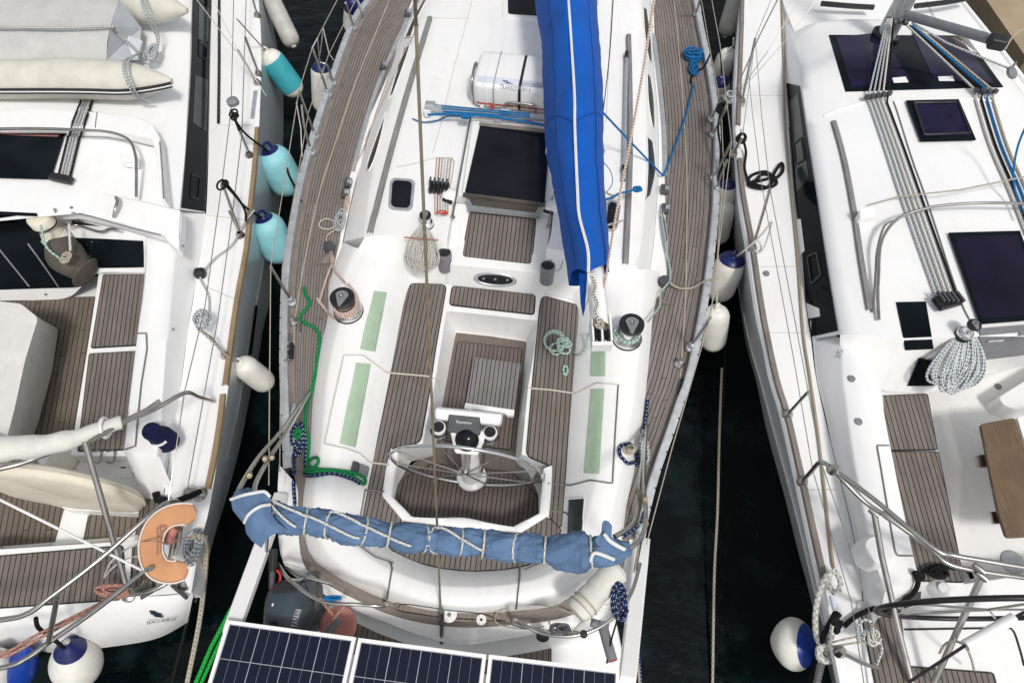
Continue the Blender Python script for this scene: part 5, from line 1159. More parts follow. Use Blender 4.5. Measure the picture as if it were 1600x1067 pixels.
MB().lathe([(.05, 0), (.05, .03), (.02, .05), (.001, .05)], S(203, 930, 0), UP, 14).build('rail_foot', M['steel'], A)
for s in ('390,243,1.34 361,172,1.9', '390,243,1.34 372,200,1.7', '376,368,1.34 347,285,1.9', '376,368,1.34 358,330,1.6', '402,25,1.34 386,-30,1.9', '404,116,1.34 383,58,1.75', '402,130,1.34 371,78,1.75', '352,556,1.34 330,528,1.55 310,514,1.7'):
    p = W(s); st = part_tube('stanchion', p, .0125, 'steel', A); MB().lathe([(.04, -.02), (.04, .01), (.02, .05)], p[0], UP, 14).build('stanchion_base', M['steel'], st)
for s in ('366,-40,1.9 361,172,1.9 347,285,1.9 320,480,1.75 288,614,1.9 262,790,1.6', '386,-40,1.6 378,210,1.6 362,345,1.6 340,500,1.55 318,622,1.55 290,778,1.5', '402,-40,1.6 386,-20,1.7', '300,-10,2.4 368,80,1.8', '328,-10,2.4 372,80,2.0 416,150,1.6'):
    part_tube('lifeline', W(s), .004, 'steel' if s[0] == '3' and s[1] != '0' and s[1] != '2' else 'r_white', A, 6)
for px, py in ((298, 770), (312, 772), (290, 910)):
    MB().lathe([(.06, 0), (.05, .03), (.025, .06), (.001, .065)], S(px, py, 0), UP, 18).build('deck_fitting', M['steel'], A)
fb = MB().box(S(316, 432, .05), .10, .09, .09, .1).build('lead_block', M['black'], A, bevel=.03)
MB().lathe([(.05, 0), (.055, .015), (.001, .02)], S(316, 438, 0), UP, 16).build('block_base', M['boatw'], fb)
MB().lathe([(.055, 0), (.055, .04), (.03, .055), (.001, .055)], P(365, 162, 1.9), UP, 16).build('padeye_disc', M['mgrey'], A)
for px, py in ((72, 460), (102, 388), (270, 515), (112, 325), (286, 385)): MB().lathe([(.014, 0), (.012, .01), (.001, .012)], S(px, py, 0), UP, 10).build('deck_screw', M['mgrey'], A)
for s, an in (('240,925', .6), ('283,925', -.6), ('110,995', .7)):
    q = S(*nums(s)[0][:2], .03); R = Matrix.Rotation(an, 3, 'Z'); MB().tube([q+R @ Vector((x, 0, 0)) for x in (-.08, 0, .08)], .014, 8).build('mooring_cleat', M['dgrey'], A)
for s in ('330,207 342,196 396,196', '322,336 388,345', '306,441 372,470'): part_tube('deck_seam', drape(s, .0, 5, smooth=False), .004, 'beige', A, 6)
# things on the left boat
wc = thing('winch_cover', 'navy canvas winch cover on the white coaming of the left boat', 'winch cover', P(250, 680, 1.5))
b = P(251, 683, 1.58)
MB().lathe([(.092, -.09), (.095, 0), (.088, .018), (.072, .03), (.067, .045), (.072, .12), (.066, .138), (.001, .142)], b, (-.10, 0, 1), 28).disp(.008, 9).build('cover', M['navycanvas'], wc)
MB().tube([b+Vector((math.cos(a)*.081, math.sin(a)*.081, .031)) for a in [-1.9+.12*k for k in range(12)]], .010, 6).build('cover_trim', M['piping'], wc)
wv = thing('wheel_cover', 'cream canvas cover over the steering wheel of the left boat', 'wheel cover', P(105, 768, 1.3))
hw = P(105, 766, 1.50); ux = (P(213, 774, 1.50)-P(-3, 756, 1.50)); rr_ = ux.length/2; ux.normalize()
vy = (UP*math.cos(math.radians(2))-FA*math.sin(math.radians(2))); vy = (vy-ux*vy.dot(ux)).normalized(); nz = ux.cross(vy)
MB().loft([[hw+(ux*math.cos(a)+vy*math.sin(a))*rr_*k+nz*z for a in [2*PI*j/64 for j in range(65)]] for k, z in ((.001, .055), (.5, .055), (.92, .05), (.985, .03), (1, 0), (.985, -.03), (.92, -.05), (.5, -.055), (.001, -.055))]).disp(.010, 4, .004, 15).build('cover', M['ccanvas'], wv, sharp=180)
MB().lathe([(.03, 0), (.02, .004), (.001, .006)], S(105, 779, .02), -nz if nz.dot(FA) > 0 else nz, 12).build('hub_mark', M['wood'], wv)
MB().tube([hw+(ux*math.cos(a)+vy*math.sin(a))*rr_*1.0+nz*.0 for a in [2*PI*j/64 for j in range(64)]], .012, 6, True).build('cover_seam', M['ccanvas'], wv)
tc = thing('table_cover', 'off-white canvas cover over the cockpit table of the left boat', 'table cover', P(0, 580, .9))
top = W('-260,478 -20,470 32,474 60,497 40,560 22,640 10,690 -260,720', 1.55); bot = W('-250,520 0,512 50,508 91,512 82,580 62,650 48,690 -240,740', .92)
mb = MB().loft([rnd(t, .05, 3)+[rnd(t, .05, 3)[0]] for t in (top, [p.lerp(q, .08)-UP*.03 for p, q in zip(top, bot)], [p.lerp(q, .5) for p, q in zip(top, bot)], bot)]).add(rnd(top, .05, 3), [list(range(32))])
mb.disp(.012, 4).build('cover', M['wcanvas'], tc, sharp=50)
bm_ = thing('folded_bimini', 'white folded bimini canvas on its steel bow over the left cockpit', 'bimini', P(80, 680, 2.3))
cc_ = rs(cr(W('-160,730,2.42 0,702,2.38 60,697,2.34 120,684,2.28 175,664,2.22 190,660,2.2'), 10), 90); rd = [.095-.05*(k/89)**1.5+.004*math.sin(k*.5) for k in range(90)]
mb = MB().tube(cc_, rd, 24).disp(.012, 3, .005, 12); mb.build('rolled_cloth', M['wcanvas'], bm_, sharp=180)
for k in (82, 40): MB().tube([cc_[k]+(RA*0+UP*math.cos(a)-FA*math.sin(a))*(rd[k]+.012) for a in [2*PI*j/20 for j in range(20)]], .014, 6, True).build('strap', M['piping'], bm_)
lb = thing('horseshoe_buoy', 'faded orange horseshoe lifebuoy hung on the stern rail of the left boat', 'lifebuoy', P(260, 850, 1.7))
ax_ = rs(cr(W('306,806,1.86 285,803,1.87 262,808,1.87 244,824,1.86 236,848,1.84 238,872,1.82 250,889,1.80 272,893,1.79 292,884,1.78'), 8), 70)
mb = MB(); nb = (ray(260, 850)*-1).normalized(); rings = []
for i, p in enumerate(ax_):
    t = (ax_[min(i+1, 69)]-ax_[max(i-1, 0)]).normalized(); s = t.cross(nb).normalized(); k = min(1, .35+.65*math.sin(PI/2*min(1, min(i, 69-i)/6)))
    rings.append([p+s*math.copysign(abs(math.cos(a))**.6, math.cos(a))*.078*k+nb*math.copysign(abs(math.sin(a))**.6, math.sin(a))*.05*(.5+.5*k) for a in [2*PI*j/24 for j in range(24)]])
mb.loft([[r[j] for r in rings] for j in range(24)], closed=True).add(rings[0], [list(range(24))]).add(rings[-1], [list(range(24))]).build('buoy_body', M['orange'], lb, sharp=60)
for sg in (1, -1):
    MB().tube([p+((ax_[min(i+1, 69)]-ax_[max(i-1, 0)]).normalized().cross(nb).normalized())*.068*sg+nb*.050 for i, p in enumerate(ax_)][4:66], .005, 6).build('seam', M['piping'], lb)
for s in ('222,846,1.92 245,845,1.95 262,850,1.85 275,845,1.8 300,838,1.7', '246,824,1.95 246,866,1.92', '246,824,1.95 258,824,1.92 246,840,1.92'):
    MB().tube(cr(W(s), 5), .005, 6).build('buoy_cord', M['r_pink'], lb)
MB().lathe([(.001, 0), (.035, .015), (.04, .10), (.03, .15), (.001, .16)], P(258, 850, 1.72), P(268, 830, 1.74)-P(258, 850, 1.72), 14).build('buoy_light', M['pink'], lb)
# dinghy on the coachroof
dn_ = thing('dinghy', 'grey inflatable dinghy under a canvas cover stowed across the left boat roof', 'dinghy', P(60, 90, 1.8))
def cone(s, z, r0, mname):
    p = rs(cr(W(s, z), 10), 60); L = [0]
    for a, b in zip(p, p[1:]): L.append(L[-1]+(b-a).length)
    cone_l = .55; rd = [r0*min(1, .16+.84*math.sin(PI/2*min(1, (L[-1]-l)/cone_l))**.9) for l in L]
    MB().tube(p, rd, 32).disp(.008, 3).build(mname, M['tubefab'], dn_, sharp=60); return p, rd
pl, rl = cone('-320,124 0,124 120,124 200,126 240,127 269,128', 2.02, .178, 'tube'); pu, ru = cone('-320,-52 0,-24 120,-8 200,4 250,11 293,17', 2.04, .185, 'tube')
k_ = [p+UP*r*.10-FA*r*.99 for p, r in zip(pl, rl)]
MB().loft([[p+UP*.022 for p in k_], [p-FA*.02+UP*.018 for p in k_], [p-FA*.02-UP*.03 for p in k_], [p-UP*.035 for p in k_]]).build('rub_strake', M['rubber'], dn_)
MB().tube([p-FA*.022-UP*.002 for p in k_], .007, 6).build('strake_line', M['piping'], dn_)
f1, f2, f3 = ctrl('-320,100 0,97 80,96 166,95', 2.12, 6), ctrl('-320,44 0,44 80,44 172,42', 2.27, 6), ctrl('-320,-30 0,-22 90,-12 186,-2', 2.26, 6)
MB().loft([f1, [p.lerp(q, .5)+UP*.02 for p, q in zip(f1, f2)], f2, f3]).disp(.012, 4, .005, 12).build('cover', M['gcanvas'], dn_, sharp=40)
MB().add(W('166,95,2.12 172,42,2.27 186,-2,2.26 221,44,1.95 217,94,1.92', 2), [[0, 1, 3, 4], [1, 2, 3]]).build('transom_cloth', M['dwedge'], dn_, smooth=False)
MB().prism(W('198,54,2.05 222,64,1.95 214,90,1.95 188,76,2.02', 2), .02).build('clear_flap', M['hullg'], dn_, smooth=False)
rope('dinghy_lashing', cr(W('-60,43,2.31 0,43,2.31 100,44,2.31 172,42,2.30 180,50,2.2 200,66,2.1 218,84,2.0'), 8), .012, 'r_fleck', 'black flecked white line stretched over the grey dinghy cover')
for k in (0, 1): rope('dinghy_lashing', cr([P(218+k*4, 84-k*4, 2.06), P(196+k*6, 94, 2.21), P(193+k*6, 112, 2.23), P(202+k*6, 136, 2.14), P(214+k*5, 152, 1.98), P(238, 160, 1.86)], 8), .010, 'r_grey', ('left', 'right')[k]+' of two lashing lines over the lower cone of the dinghy')
for k in (0, 1): rope('dinghy_lashing', cr([P(218+k*7, -8, 2.24), P(226+k*7, 20, 2.22), P(238+k*6, 44, 2.06), P(245+k*3, 60, 1.95), P(244, 90, 1.88)], 8), .010, 'r_grey', ('left', 'right')[k]+' of two lashing lines over the upper cone of the dinghy')
rope('lashing_knot', coil(P(240, 84, 1.9), .06, .14, 6, .05, 111, jit=.6), .010, 'r_grey', 'knotted lashing between the two cones of the dinghy')
# fender ropes, lines of the left boat
rope('sheet', cr([S(392, 338, .10), S(385, 355, .06), S(365, 385, .03), S(340, 405, .03), S(322, 428, .05), S(317, 440, .05), S(328, 465, .03), S(329, 490, .03)], 8), .009, 'r_grey', 'grey line led through the black lead block on the left boat')
rope('rope_coil', coil(P(317, 500, 1.55), .07, .09, 7, .06, 121, jit=.6), .009, 'r_grey', 'small coil of grey line hung on the lifeline of the left boat')
for k, (s, lab) in enumerate((('362,174,1.9 372,195,1.75 390,215,1.5 422,238,1.15', 'upper black fender line on the left boat'), ('347,285,1.9 362,300,1.75 385,325,1.4 414,343,1.1', 'lower black fender line on the left boat'))):
    rope('fender_line', cr(W(s), 6), .011, 'r_black', lab)
    q = nums(s)[0]; rope('fender_knot', coil(P(q[0]+4, q[1]+6, 1.88), .045, .07, 3, .04, 131+k, jit=.8), .009, 'r_black', ('upper', 'lower')[k]+' black knot of the fender lines on the left boat')
rope('fender_line', cr(W('362,176,1.9 368,190,1.8 374,205,1.72'), 5), .011, 'r_black', 'short black tail of the upper fender knot'); rope('fender_line', cr(W('352,285,1.85 372,310,1.7 383,330,1.5 384,346,1.45'), 5), .011, 'r_black', 'black tail of the lower fender knot')
rope('fender_line', W('312,514,1.7 355,556,1.4 374,566,1.15'), .010, 'r_beige', 'beige line of the white fender on the left boat')
rope('fender_line', W('370,30,1.9 408,72,1.35 416,80,1.22'), .008, 'r_beige', 'beige line of the teal sleeved fender')
for k, s in enumerate(('-60,960,1.8 0,932,1.7 150,850,1.6', '-60,1000,1.75 0,1020,1.7 60,990,1.65 150,945,1.5 190,920,1.4', '-60,1010,1.75 0,1026,1.7 70,992,1.65 155,945,1.5 195,922,1.4')[1:]): rope('stern_line', cr(W(s), 6), .010, 'r_pink', ('upper', 'lower')[k]+' faded red line along the stern rail of the left boat')
rope('red_bundle', coil(P(178, 925, 1.45), .13, .04, 6, .06, 141, jit=.6), .010, 'r_pink', 'bundle of faded red line on the aft deck of the left boat')
rope('cord', cr(W('163,900,1.3 172,880,1.5 190,862,1.6 215,850,1.8'), 6), .006, 'r_white', 'upper thin white cord by the orange lifebuoy'); rope('cord', cr(W('163,902,1.3 178,885,1.5 200,872,1.6 222,868,1.8'), 6), .006, 'r_white', 'lower thin white cord by the orange lifebuoy')
rope('mooring_line', cr(W('300,838,1.5 316,838,1.4 322,860,1.2 318,920,.9 310,980,.6 292,1068,.2'), 8), .020, 'r_beige', 'grey beige mooring line dropping from the left boat stern')
rope('rope_coil', coil(P(303, 852, 1.35), .06, .14, 5, .06, 151, jit=.5), .014, 'r_grey', 'hank of grey mooring rope beside the orange lifebuoy')
rope('dark_line', W('302,944,.5 290,980,.4 266,1075,.1'), .012, 'r_black', 'dark line from the left boat stern into the water')
rope('black_hose', cr([S(245, 766, .02), S(252, 773, .05), S(262, 784, .05), S(270, 790, .02)], 5), .028, 'r_black', 'short black hose at the left boat quarter')
rope('black_hose', cr(W('272,784,1.7 290,777,1.6 312,768,1.42'), 5), .022, 'r_black', 'black padding on the left stern rail')
rope('stern_fender_line', cr(W('56,965,1.7 60,980,1.6 80,995,1.4 100,1012,1.1'), 5), .014, 'r_black', 'black line of the cream ball fender')
# ================================================================== RIGHT BOAT
x0, x1 = P(1400, 28, 1.85), P(1560, 430, 1.85)
AX[0] = Vector((x0.x-x1.x, x0.y-x1.y, 0)).normalized(); FB = AX[0]; RB = Vector((FB.y, -FB.x, 0)); oB = Vector((x1.x, x1.y, 0))
B = thing('sailboat', 'white sailboat at the right with violet tinted roof windows and a cockpit table', 'sailboat', Vector((oB.x, P(1400, 1000, 1).y, 0)))
GB = ctrl('1163,0 1155,80 1151,169 1154,240 1160,319 1172,391 1187,490 1200,545 1209,592 1226,648 1249,748 1273,858 1284,905 1296,960 1318,1070 1328,1120', 1.32)
HB = ctrl('1158,0 1150,112 1146,200 1145,280 1147,349 1151,400 1156,455 1167,529 1185,598 1201,672 1229,774 1250,858 1263,905 1279,968 1312,1075 1322,1120', .05)
GBf, GBm, mirB = neighbour(B, offline(GB, -.045), HB, oB, FB, 8.6, 1.5)
inB = ctrl('1222,-40 1223,30 1224,60 1228,130 1234,220 1241,312 1250,400 1258,470 1267,530 1275,590 1300,700 1325,800 1345,900 1350,960 1385,1120', 1.34)
tipB = oB+FB*8.3; tipB.z = 1.4
g_, i_ = rs(GBf, 140), rs([tipB]+inB, 140)
dk_ = [g_, [p.lerp(q, .03)+UP*.035 for p, q in zip(g_, i_)], [p.lerp(q, .10)+UP*.035 for p, q in zip(g_, i_)], [p.lerp(q, .13)+UP*.012 for p, q in zip(g_, i_)], i_]
MB().loft(dk_).build('side_deck', M['boatw'], B, solid=True)
MB().loft([[mirB(p) for p in l] for l in dk_]).build('side_deck', M['boatw'], B, solid=True)
k_ = [p for p in i_ if p.y > P(1234, 200, 1.34).y]; MB().loft([k_, [(p+mirB(p))*.5+UP*.04 for p in k_], [mirB(p) for p in k_]]).build('foredeck', M['boatw'], B, solid=True)
for s in ('1160,-30 1159,28 1156,110 1153,197', '1155,250 1160,300 1165,330 1176,391 1191,490 1212,592 1229,648 1252,748 1276,858 1287,906'):
    p = rs(cr(W(s, 1.362), 8), 40); MB().loft([[q-RB*.022-UP*.02 for q in p], [q-RB*.02+UP*.03 for q in p], [q+RB*.02+UP*.03 for q in p], [q+RB*.022-UP*.02 for q in p]]).build('toe_rail', M['wood'], B, smooth=False)
part_tube('hull_line', drape('1147,400 1160,480 1174,545 1190,600 1208,668 1236,770 1258,858 1274,925 1288,975', .003, 6), .006, 'white', B, 6)
# cabin
ftB = ctrl('1225,15 1226,75 1229,130 1235,220 1241,312 1250,400 1259,470 1269,530', 1.345, 8); shB = ctrl('1256,35 1253,85 1254,135 1265,215 1278,290 1294,390 1305,460 1316,522', 1.70, 8)
q1 = ctrl('1288,10 1297,75 1308,150 1322,215 1338,290 1362,390 1382,460 1400,530', 1.77, 8); q1[0].z = 1.55
q2 = [(p+mirB(p))*.5 for p in q1]
for p in q2: p.z = 1.86
n8 = len(shB)
for l, zz in ((shB, 1.50), (q1, 1.58), (q2, 1.62)):      # the front slopes down to the foredeck
    for i in range(14): u = i/14; l[i].z = zz+(l[i].z-zz)*(u*u*(3-2*u)) if i else zz
ls = [ftB, [p.lerp(q, .08) for p, q in zip(ftB, shB)], [p.lerp(q, .93) for p, q in zip(ftB, shB)], shB, [p.lerp(q, .25)+UP*.03 for p, q in zip(shB, q1)], q1, [p.lerp(q, .5)+UP*.02 for p, q in zip(q1, q2)], q2]
ls = ls+[[mirB(p) for p in l] for l in ls[-2::-1]]
mb = MB().loft(ls); fr = [l[0] for l in ls]; mb.loft([fr, [Vector((p.x, p.y, 1.36))+FB*.25 for p in fr]])
mb.build('coachroof', M['boatw'], B, solid=True, sharp=55)
cw = MB().loft(surfstrip('1229,130 1236,220 1243,312 1254,398 1262,500 1269,526', '1250,135 1262,215 1274,290 1289,390 1302,470 1310,517', .006, 30)).build('cabin_window', M['bglass'], B)
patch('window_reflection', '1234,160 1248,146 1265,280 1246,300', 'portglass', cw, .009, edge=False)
patch('window_step', '1243,343 1253,343 1259,392 1249,402', 'boatw', B, .012)
for s in ('1242,226 1254,215 1259,250 1245,258', '1264,402 1278,395 1285,430 1270,444'): part_tube('opening_frame', drape(s+' '+s.split()[0], .012, 4, smooth=False), .010, 'black', cw, 6)
rw = patch('roof_window', '1295,56 1509,57 1567,137 1321,144', 'bglass', B, .008, 14)
patch('window_pane', '1306,60 1372,53 1424,128 1330,138', 'pglass', rw, .012, edge=False); patch('window_pane', '1424,52 1500,62 1552,132 1458,126', 'pglass', rw, .012, edge=False)
for s in ('1393,124 1414,122 1419,131 1396,132', '1464,122 1487,121 1490,129 1466,129'): patch('window_sticker', s, 'white', rw, .015, 3, False)
ht = patch('deck_hatch', '1414,161 1495,159 1522,222 1437,224', 'bglass', B, .03, 8); patch('hatch_pane', '1423,165 1491,163 1513,216 1440,218', 'pglass', ht, .034, edge=False)
part_tube('hatch_frame', drape('1425,166 1493,165 1512,213 1441,216 1425,166', .04, 5, smooth=False), .011, 'black', ht, 6)
ch = patch('companion_hatch', '1480,367 1590,364 1640,500 1529,509', 'bglass', B, .03, 8); patch('hatch_pane', '1488,374 1586,371 1630,494 1530,500', 'vdglass', ch, .031, edge=False)
part_tube('hatch_seam', drape('1396,160 1403,180 1425,250 1450,320 1500,470 1528,520', .006, 6), .006, 'mgrey', B, 6)
part_tube('roof_moulding', drape('1287,182 1310,172 1350,160', .002, 5), .012, 'white', B, 8)
part_tube('roof_moulding', drape('1396,160 1440,155 1500,154 1560,160', .002, 5), .012, 'white', B, 8)
p = drape('1302,192 1318,250 1333,328 1345,410 1358,486', .03, 6); MB().loft([[a-RB*.022-UP*.03 for a in p], [a-RB*.02 for a in p], [a+RB*.02 for a in p], [a+RB*.022-UP*.03 for a in p]]).build('grab_rail', M['greywood'], B)
MB().prism(W('1344,326,1.92 1366,322,1.92 1370,338,1.86 1344,341,1.86', 1.9), .12).build('vent_box', M['boatw'], B, bevel=.015)
for (xa, ya), (xb, yb), n in (((1352, 159), (1386, 153), 5), ((1520, 149), (1549, 150), 4)):
    og = MB().tube([S(xa, ya, .04), S(xb, yb, .04)], .018, 8).build('line_organiser', M['black'], B)
    for k in range(n): MB().lathe([(.026, 0), (.026, .03), (.001, .032)], S(xa+(xb-xa)*k/(n-1), ya+(yb-ya)*k/(n-1), .04), UP, 12).build('roller', M['dgrey'], og)
mats = ['r_grey', 'r_grey', 'r_fleck', 'r_white', 'r_black']
for k in range(5):
    part_tube('control_line', [P(1386+k*2.5, 30, 2.05)]+[S(1355+k*7.5, 156-k*1.2, .05)]+drape(f'{1357+k*7},162 {1382+k*7.5},235 {1410+k*8},320 {1461+k*8},464', .015, 8), .009, mats[k], B, 6)
for k in range(4):
    part_tube('control_line', [P(1417+k*4, 40, 2.05)]+[S(1521+k*9, 150, .05)]+drape(f'{1522+k*9},156 {1545+k*9},230 {1575+k*9},300 {1602+k*8},370', .015, 8), .011, ['r_fleck', 'r_black', 'r_blue', 'r_beige'][k], B, 6)
cb = MB().box(S(1476, 476, .05), .20, .12, .05, .3).build('rope_clutch', M['black'], B, bevel=.01)
for k in range(5): MB().box(S(1463+k*7, 474, .095), .022, .10, .03, .3).build('clutch_lever', M['dgrey'], cb, bevel=.006)
part_tube('sprayhood_hoop', cr([S(1371, 503, .03), S(1368, 470, .05), S(1367, 440, .08), S(1370, 392, .12), S(1392, 361, .15), S(1432, 346, .16), S(1478, 339, .16), S(1540, 337, .16), S(1640, 340, .16)], 8), .013, 'steel', B)
part_tube('sprayhood_hoop', cr([S(1363, 490, .02), S(1363, 455, .05), S(1364, 430, .06), S(1366, 400, .08), S(1376, 365, .1), S(1396, 356, .1)], 6), .010, 'steel', B)
# mast foot, vang and lines
mp = P(1400, 26, 1.95)
ms = MB().loft([[Vector((mp.x, mp.y, z))+RB*math.cos(a)*.085+FB*math.sin(a)*.13 for z in (1.55, 13)] for a in [2*PI*k/24 for k in range(25)]]).build('mast', M['alu'], B)
MB().box(Vector((mp.x, mp.y, 1.72)), .20, .26, .10, .1).build('mast_collar', M['black'], ms, bevel=.03)
for k in range(4):
    MB().lathe([(.03, -.02), (.035, 0), (.03, .02)], P(1388+k*9, 32+(k % 2)*3, 2.02), RB, 12).build('turning_block', M['dgrey'], ms)
vg = MB().tube([P(1417, 24, 2.25), P(1562, 66, 2.6)], .043, 12).build('boom_vang', M['mgrey'], B)
for o_ in (.05, -.05): MB().tube([P(1417, 24, 2.25)+FB*o_, P(1562, 66, 2.6)+FB*o_], .012, 6).build('vang_line', M['black'], vg)
MB().box(P(1558, 66, 2.6), .14, .12, .10, -.3).build('vang_fitting', M['black'], vg, bevel=.02)
part_tube('mast_halyard', [P(1395, 24, 2.2), P(1412, -40, 4)], .012, 'r_white', B, 6); part_tube('mast_halyard', [P(1404, 28, 2.2), P(1425, -40, 4)], .012, 'r_grey', B, 6)
for s in ('1283,6,1.5 1330,10,1.5 1365,12,1.5', '1430,10,1.5 1480,4,1.5 1520,-4,1.5'): part_tube('foredeck_gasket', cr(W(s), 5), .03, 'black', B, 8)
for s in ('1180,417 1247,417', '1158,150 1226,150', '1262,765 1306,765', '1196,520 1262,520'): part_tube('deck_seam', drape(s, .0, 5), .004, 'beige', B, 6)
# cockpit of the right boat
eB = [l[-1] for l in ls[3:9]]
MB().loft([rs([l[-1] for l in ls[2:8]], 20), rs(cr(W('1312,545,1.55 1340,560,1.55 1390,558,1.6 1440,556,1.62 1480,552,1.64 1530,525,1.7 1600,520,1.75'), 6), 20), rs(cr(W('1312,590,1.5 1345,590,1.42 1376,610,1.30 1452,612,1.28 1490,600,1.1 1545,585,.92 1640,560,.92'), 6), 20)]).build('aft_bulkhead', M['white'], B, solid=True, sharp=60)
MB().prism(W('1380,560 1720,440 1820,1100 1400,1100', .90), .1).build('cockpit_floor', M['white'], B, smooth=False, solid=True)
bx_ = MB().prism(rnd(W('1360,600 1452,610 1466,703 1503,880 1508,912 1425,915 1400,860 1375,702', 1.275), .02), .45).build('bench', M['white'], B, bevel=.015, solid=True)
pad('bench_planks', '1372,619 1449,616 1464,701 1386,702', 1.29, B, .01); pad('bench_planks', '1386,706 1466,706 1497,863 1505,908 1420,905', 1.29, B, .01)
ct = ['1270,535 1276,590 1290,650 1302,705 1326,800 1342,880 1350,945', '1276,536 1283,590 1297,650 1308,705 1330,800 1347,880 1358,940', '1312,528 1314,590 1322,650 1330,705 1348,800 1366,870 1382,925', '1318,530 1320,586 1328,650 1336,705 1354,800 1374,866 1390,918', '1340,548 1372,604 1378,650 1388,702 1408,800 1424,872 1430,896', '1346,552 1376,606 1382,650 1392,702 1412,800 1428,872 1434,896']
cl = [ctrl(s, z, 8) for s, z in zip(ct, (1.345, 1.38, 1.58, 1.60, 1.62, 1.60))]; cl.append([Vector((p.x, p.y, 1.2)) for p in cl[-1]])
mb = MB().loft(cl); e = [l[-1] for l in cl]; mb.loft([e, [Vector((p.x, p.y, 1.36))-FB*.16 for p in e]]); e = [l[0] for l in cl]; mb.loft([e, [Vector((p.x, p.y, 1.38))+FB*.2 for p in e]])
mb.build('coaming', M['boatw'], B, solid=True, sharp=55)
patch('instrument_window', '1400,473 1446,472 1458,543 1415,545', 'bglass', B, .010); patch('bulkhead_window', '1435,558 1462,564 1458,601 1418,601', 'bglass', B, .010)
patch('washboard', '1529,514 1640,505 1600,552 1537,560', 'mgrey', B, .012); 
part_tube('washboard_handle', drape('1541,530 1553,529 1565,528', .02, 3), .012, 'alu', B, 6)
part_tube('locker_gutter', drape('1388,696 1370,696 1376,730 1386,790 1398,860 1402,868 1425,868', .004, 4, smooth=False), .006, 'seam', B, 6)
for px, py in ((1341, 659), (1197, 428), (1559, 604), (1330, 592)): MB().lathe([(.03, 0), (.028, .012), (.001, .015)], S(px, py, 0), UP, 14).build('deck_cap', M['mgrey'], B)
MB().lathe([(.11, -.05), (.11, .09), (.09, .13), (.001, .14)], S(1360, 866, 0), UP, 28).build('winch_cap', M['boatw'], B)
text('372', S(1313, 562, .01), S(1318, 548, .01)-S(1313, 562, .01), S(1305, 558, .01)-S(1313, 562, .01), .06, M['txtg'], B)
tb = thing('cockpit_table', 'varnished wooden cockpit table leaf on two steel brackets in the right boat', 'table', P(1570, 750, .9))
lf = MB().prism(rnd(W('1532,662 1586,652 1615,745 1612,838 1573,840 1560,800', 1.50), .03), .03).build('table_leaf', M['tablewood'], tb, bevel=.006)
MB().prism(rnd(W('1589,651 1700,640 1720,840 1616,838 1618,745', 1.50), .02), .10).build('table_body', M['boatw'], tb, bevel=.01)
for s in ('1523,712,1.44 1545,708,1.44 1548,729,1.44 1527,731,1.44', '1548,799,1.44 1567,797,1.44 1570,817,1.44 1552,818,1.44'): MB().prism(W(s), .02).build('bracket', M['steel'], tb, bevel=.004)
MB().box(P(1640, 760, 1.2), .25, .9, .6, .3).build('pedestal', M['boatw'], tb, bevel=.03)
MB().prism(rnd(W('1560,620 1640,570 1680,640 1590,640 1568,632', 1.1), .04), .3).build('step_moulding', M['white'], B, bevel=.03, solid=True)
# stern of the right boat
MB().prism(rnd(W('1425,898 1500,912 1690,885 1720,1120 1430,1120 1405,960 1415,930', 1.26), .03), .5).build('helm_moulding', M['white'], B, bevel=.03, solid=True)
pad('aft_planks', '1347,958 1405,951 1420,1066 1426,1110 1378,1110', 1.37, B, .01); pad('aft_planks', '1421,1042 1552,1052 1556,1066 1558,1100 1424,1100', 1.272, B, .01)
MB().prism(W('1340,940 1404,930 1425,1120 1365,1120', 1.358), .1).build('quarter_deck', M['boatw'], B, smooth=False, solid=True)
part_tube('locker_gutter', drape('1413,983 1480,982 1560,981 1581,983 1592,1010 1600,1040', .003, 5), .007, 'black', B, 6)
MB().prism(rnd([S(x, y, .03) for x, y in nums('1412,926 1436,924 1435,943 1411,944')], .01), .04).build('instrument', M['black'], B, bevel=.006)
MB().lathe([(.085, 0), (.07, .03), (.04, .05), (.035, .07), (.001, .08)], S(1466, 921, 0), UP, 24).build('compass', M['boatw'], B)
MB().lathe([(.09, 0), (.08, .004), (.001, .005)], S(1582, 878, .01), UP, 24).build('floor_speaker', M['alu'], B)
hb = P(1545, 952, 1.97); Rb = .62; ub = RB; vb = (UP*math.cos(math.radians(3.5))-FB*math.sin(math.radians(3.5))).normalized()
wb_ = MB().tube([hb+ub*math.cos(a)*Rb+vb*math.sin(a)*Rb for a in [2*PI*k/64 for k in range(64)]], .017, 10, True).build('steering_wheel', M['black'], B)
for k in range(5): MB().tube([hb, hb+(ub*math.cos(2*PI*k/5+.3)+vb*math.sin(2*PI*k/5+.3))*Rb], .008, 6).build('spoke', M['steel'], wb_)
for s, c_ in (('1254,752,1.38 1268,736,1.7 1283,722,1.95 1305,735,2.0 1366,780,2.05 1457,855,2.1 1489,867,2.1 1540,876,2.1 1600,886,2.1 1700,900,2.1', 1), ('1302,733,2.0 1347,780,1.95 1384,806,1.95 1449,853,1.95 1481,880,1.95 1532,892,1.95 1600,902,1.95 1700,915,1.95', 1), ('1231,647,1.38 1263,612,1.95', 0), ('1313,1018,1.5 1345,1035,1.55 1372,1044,1.45', 0), ('1176,388,1.38 1203,295,1.95', 0), ('1159,160,1.38 1180,60,1.95', 0), ('1146,240,1.5 1160,214,1.95', 0)):
    q = W(s); st = part_tube('pushpit_rail' if c_ else 'stanchion', cr(q, 8) if c_ else q, .016 if c_ else .0125, 'steel', B)
    MB().lathe([(.04, -.02), (.04, .01), (.02, .05)], q[0], UP, 14).build('rail_foot', M['steel'], st)
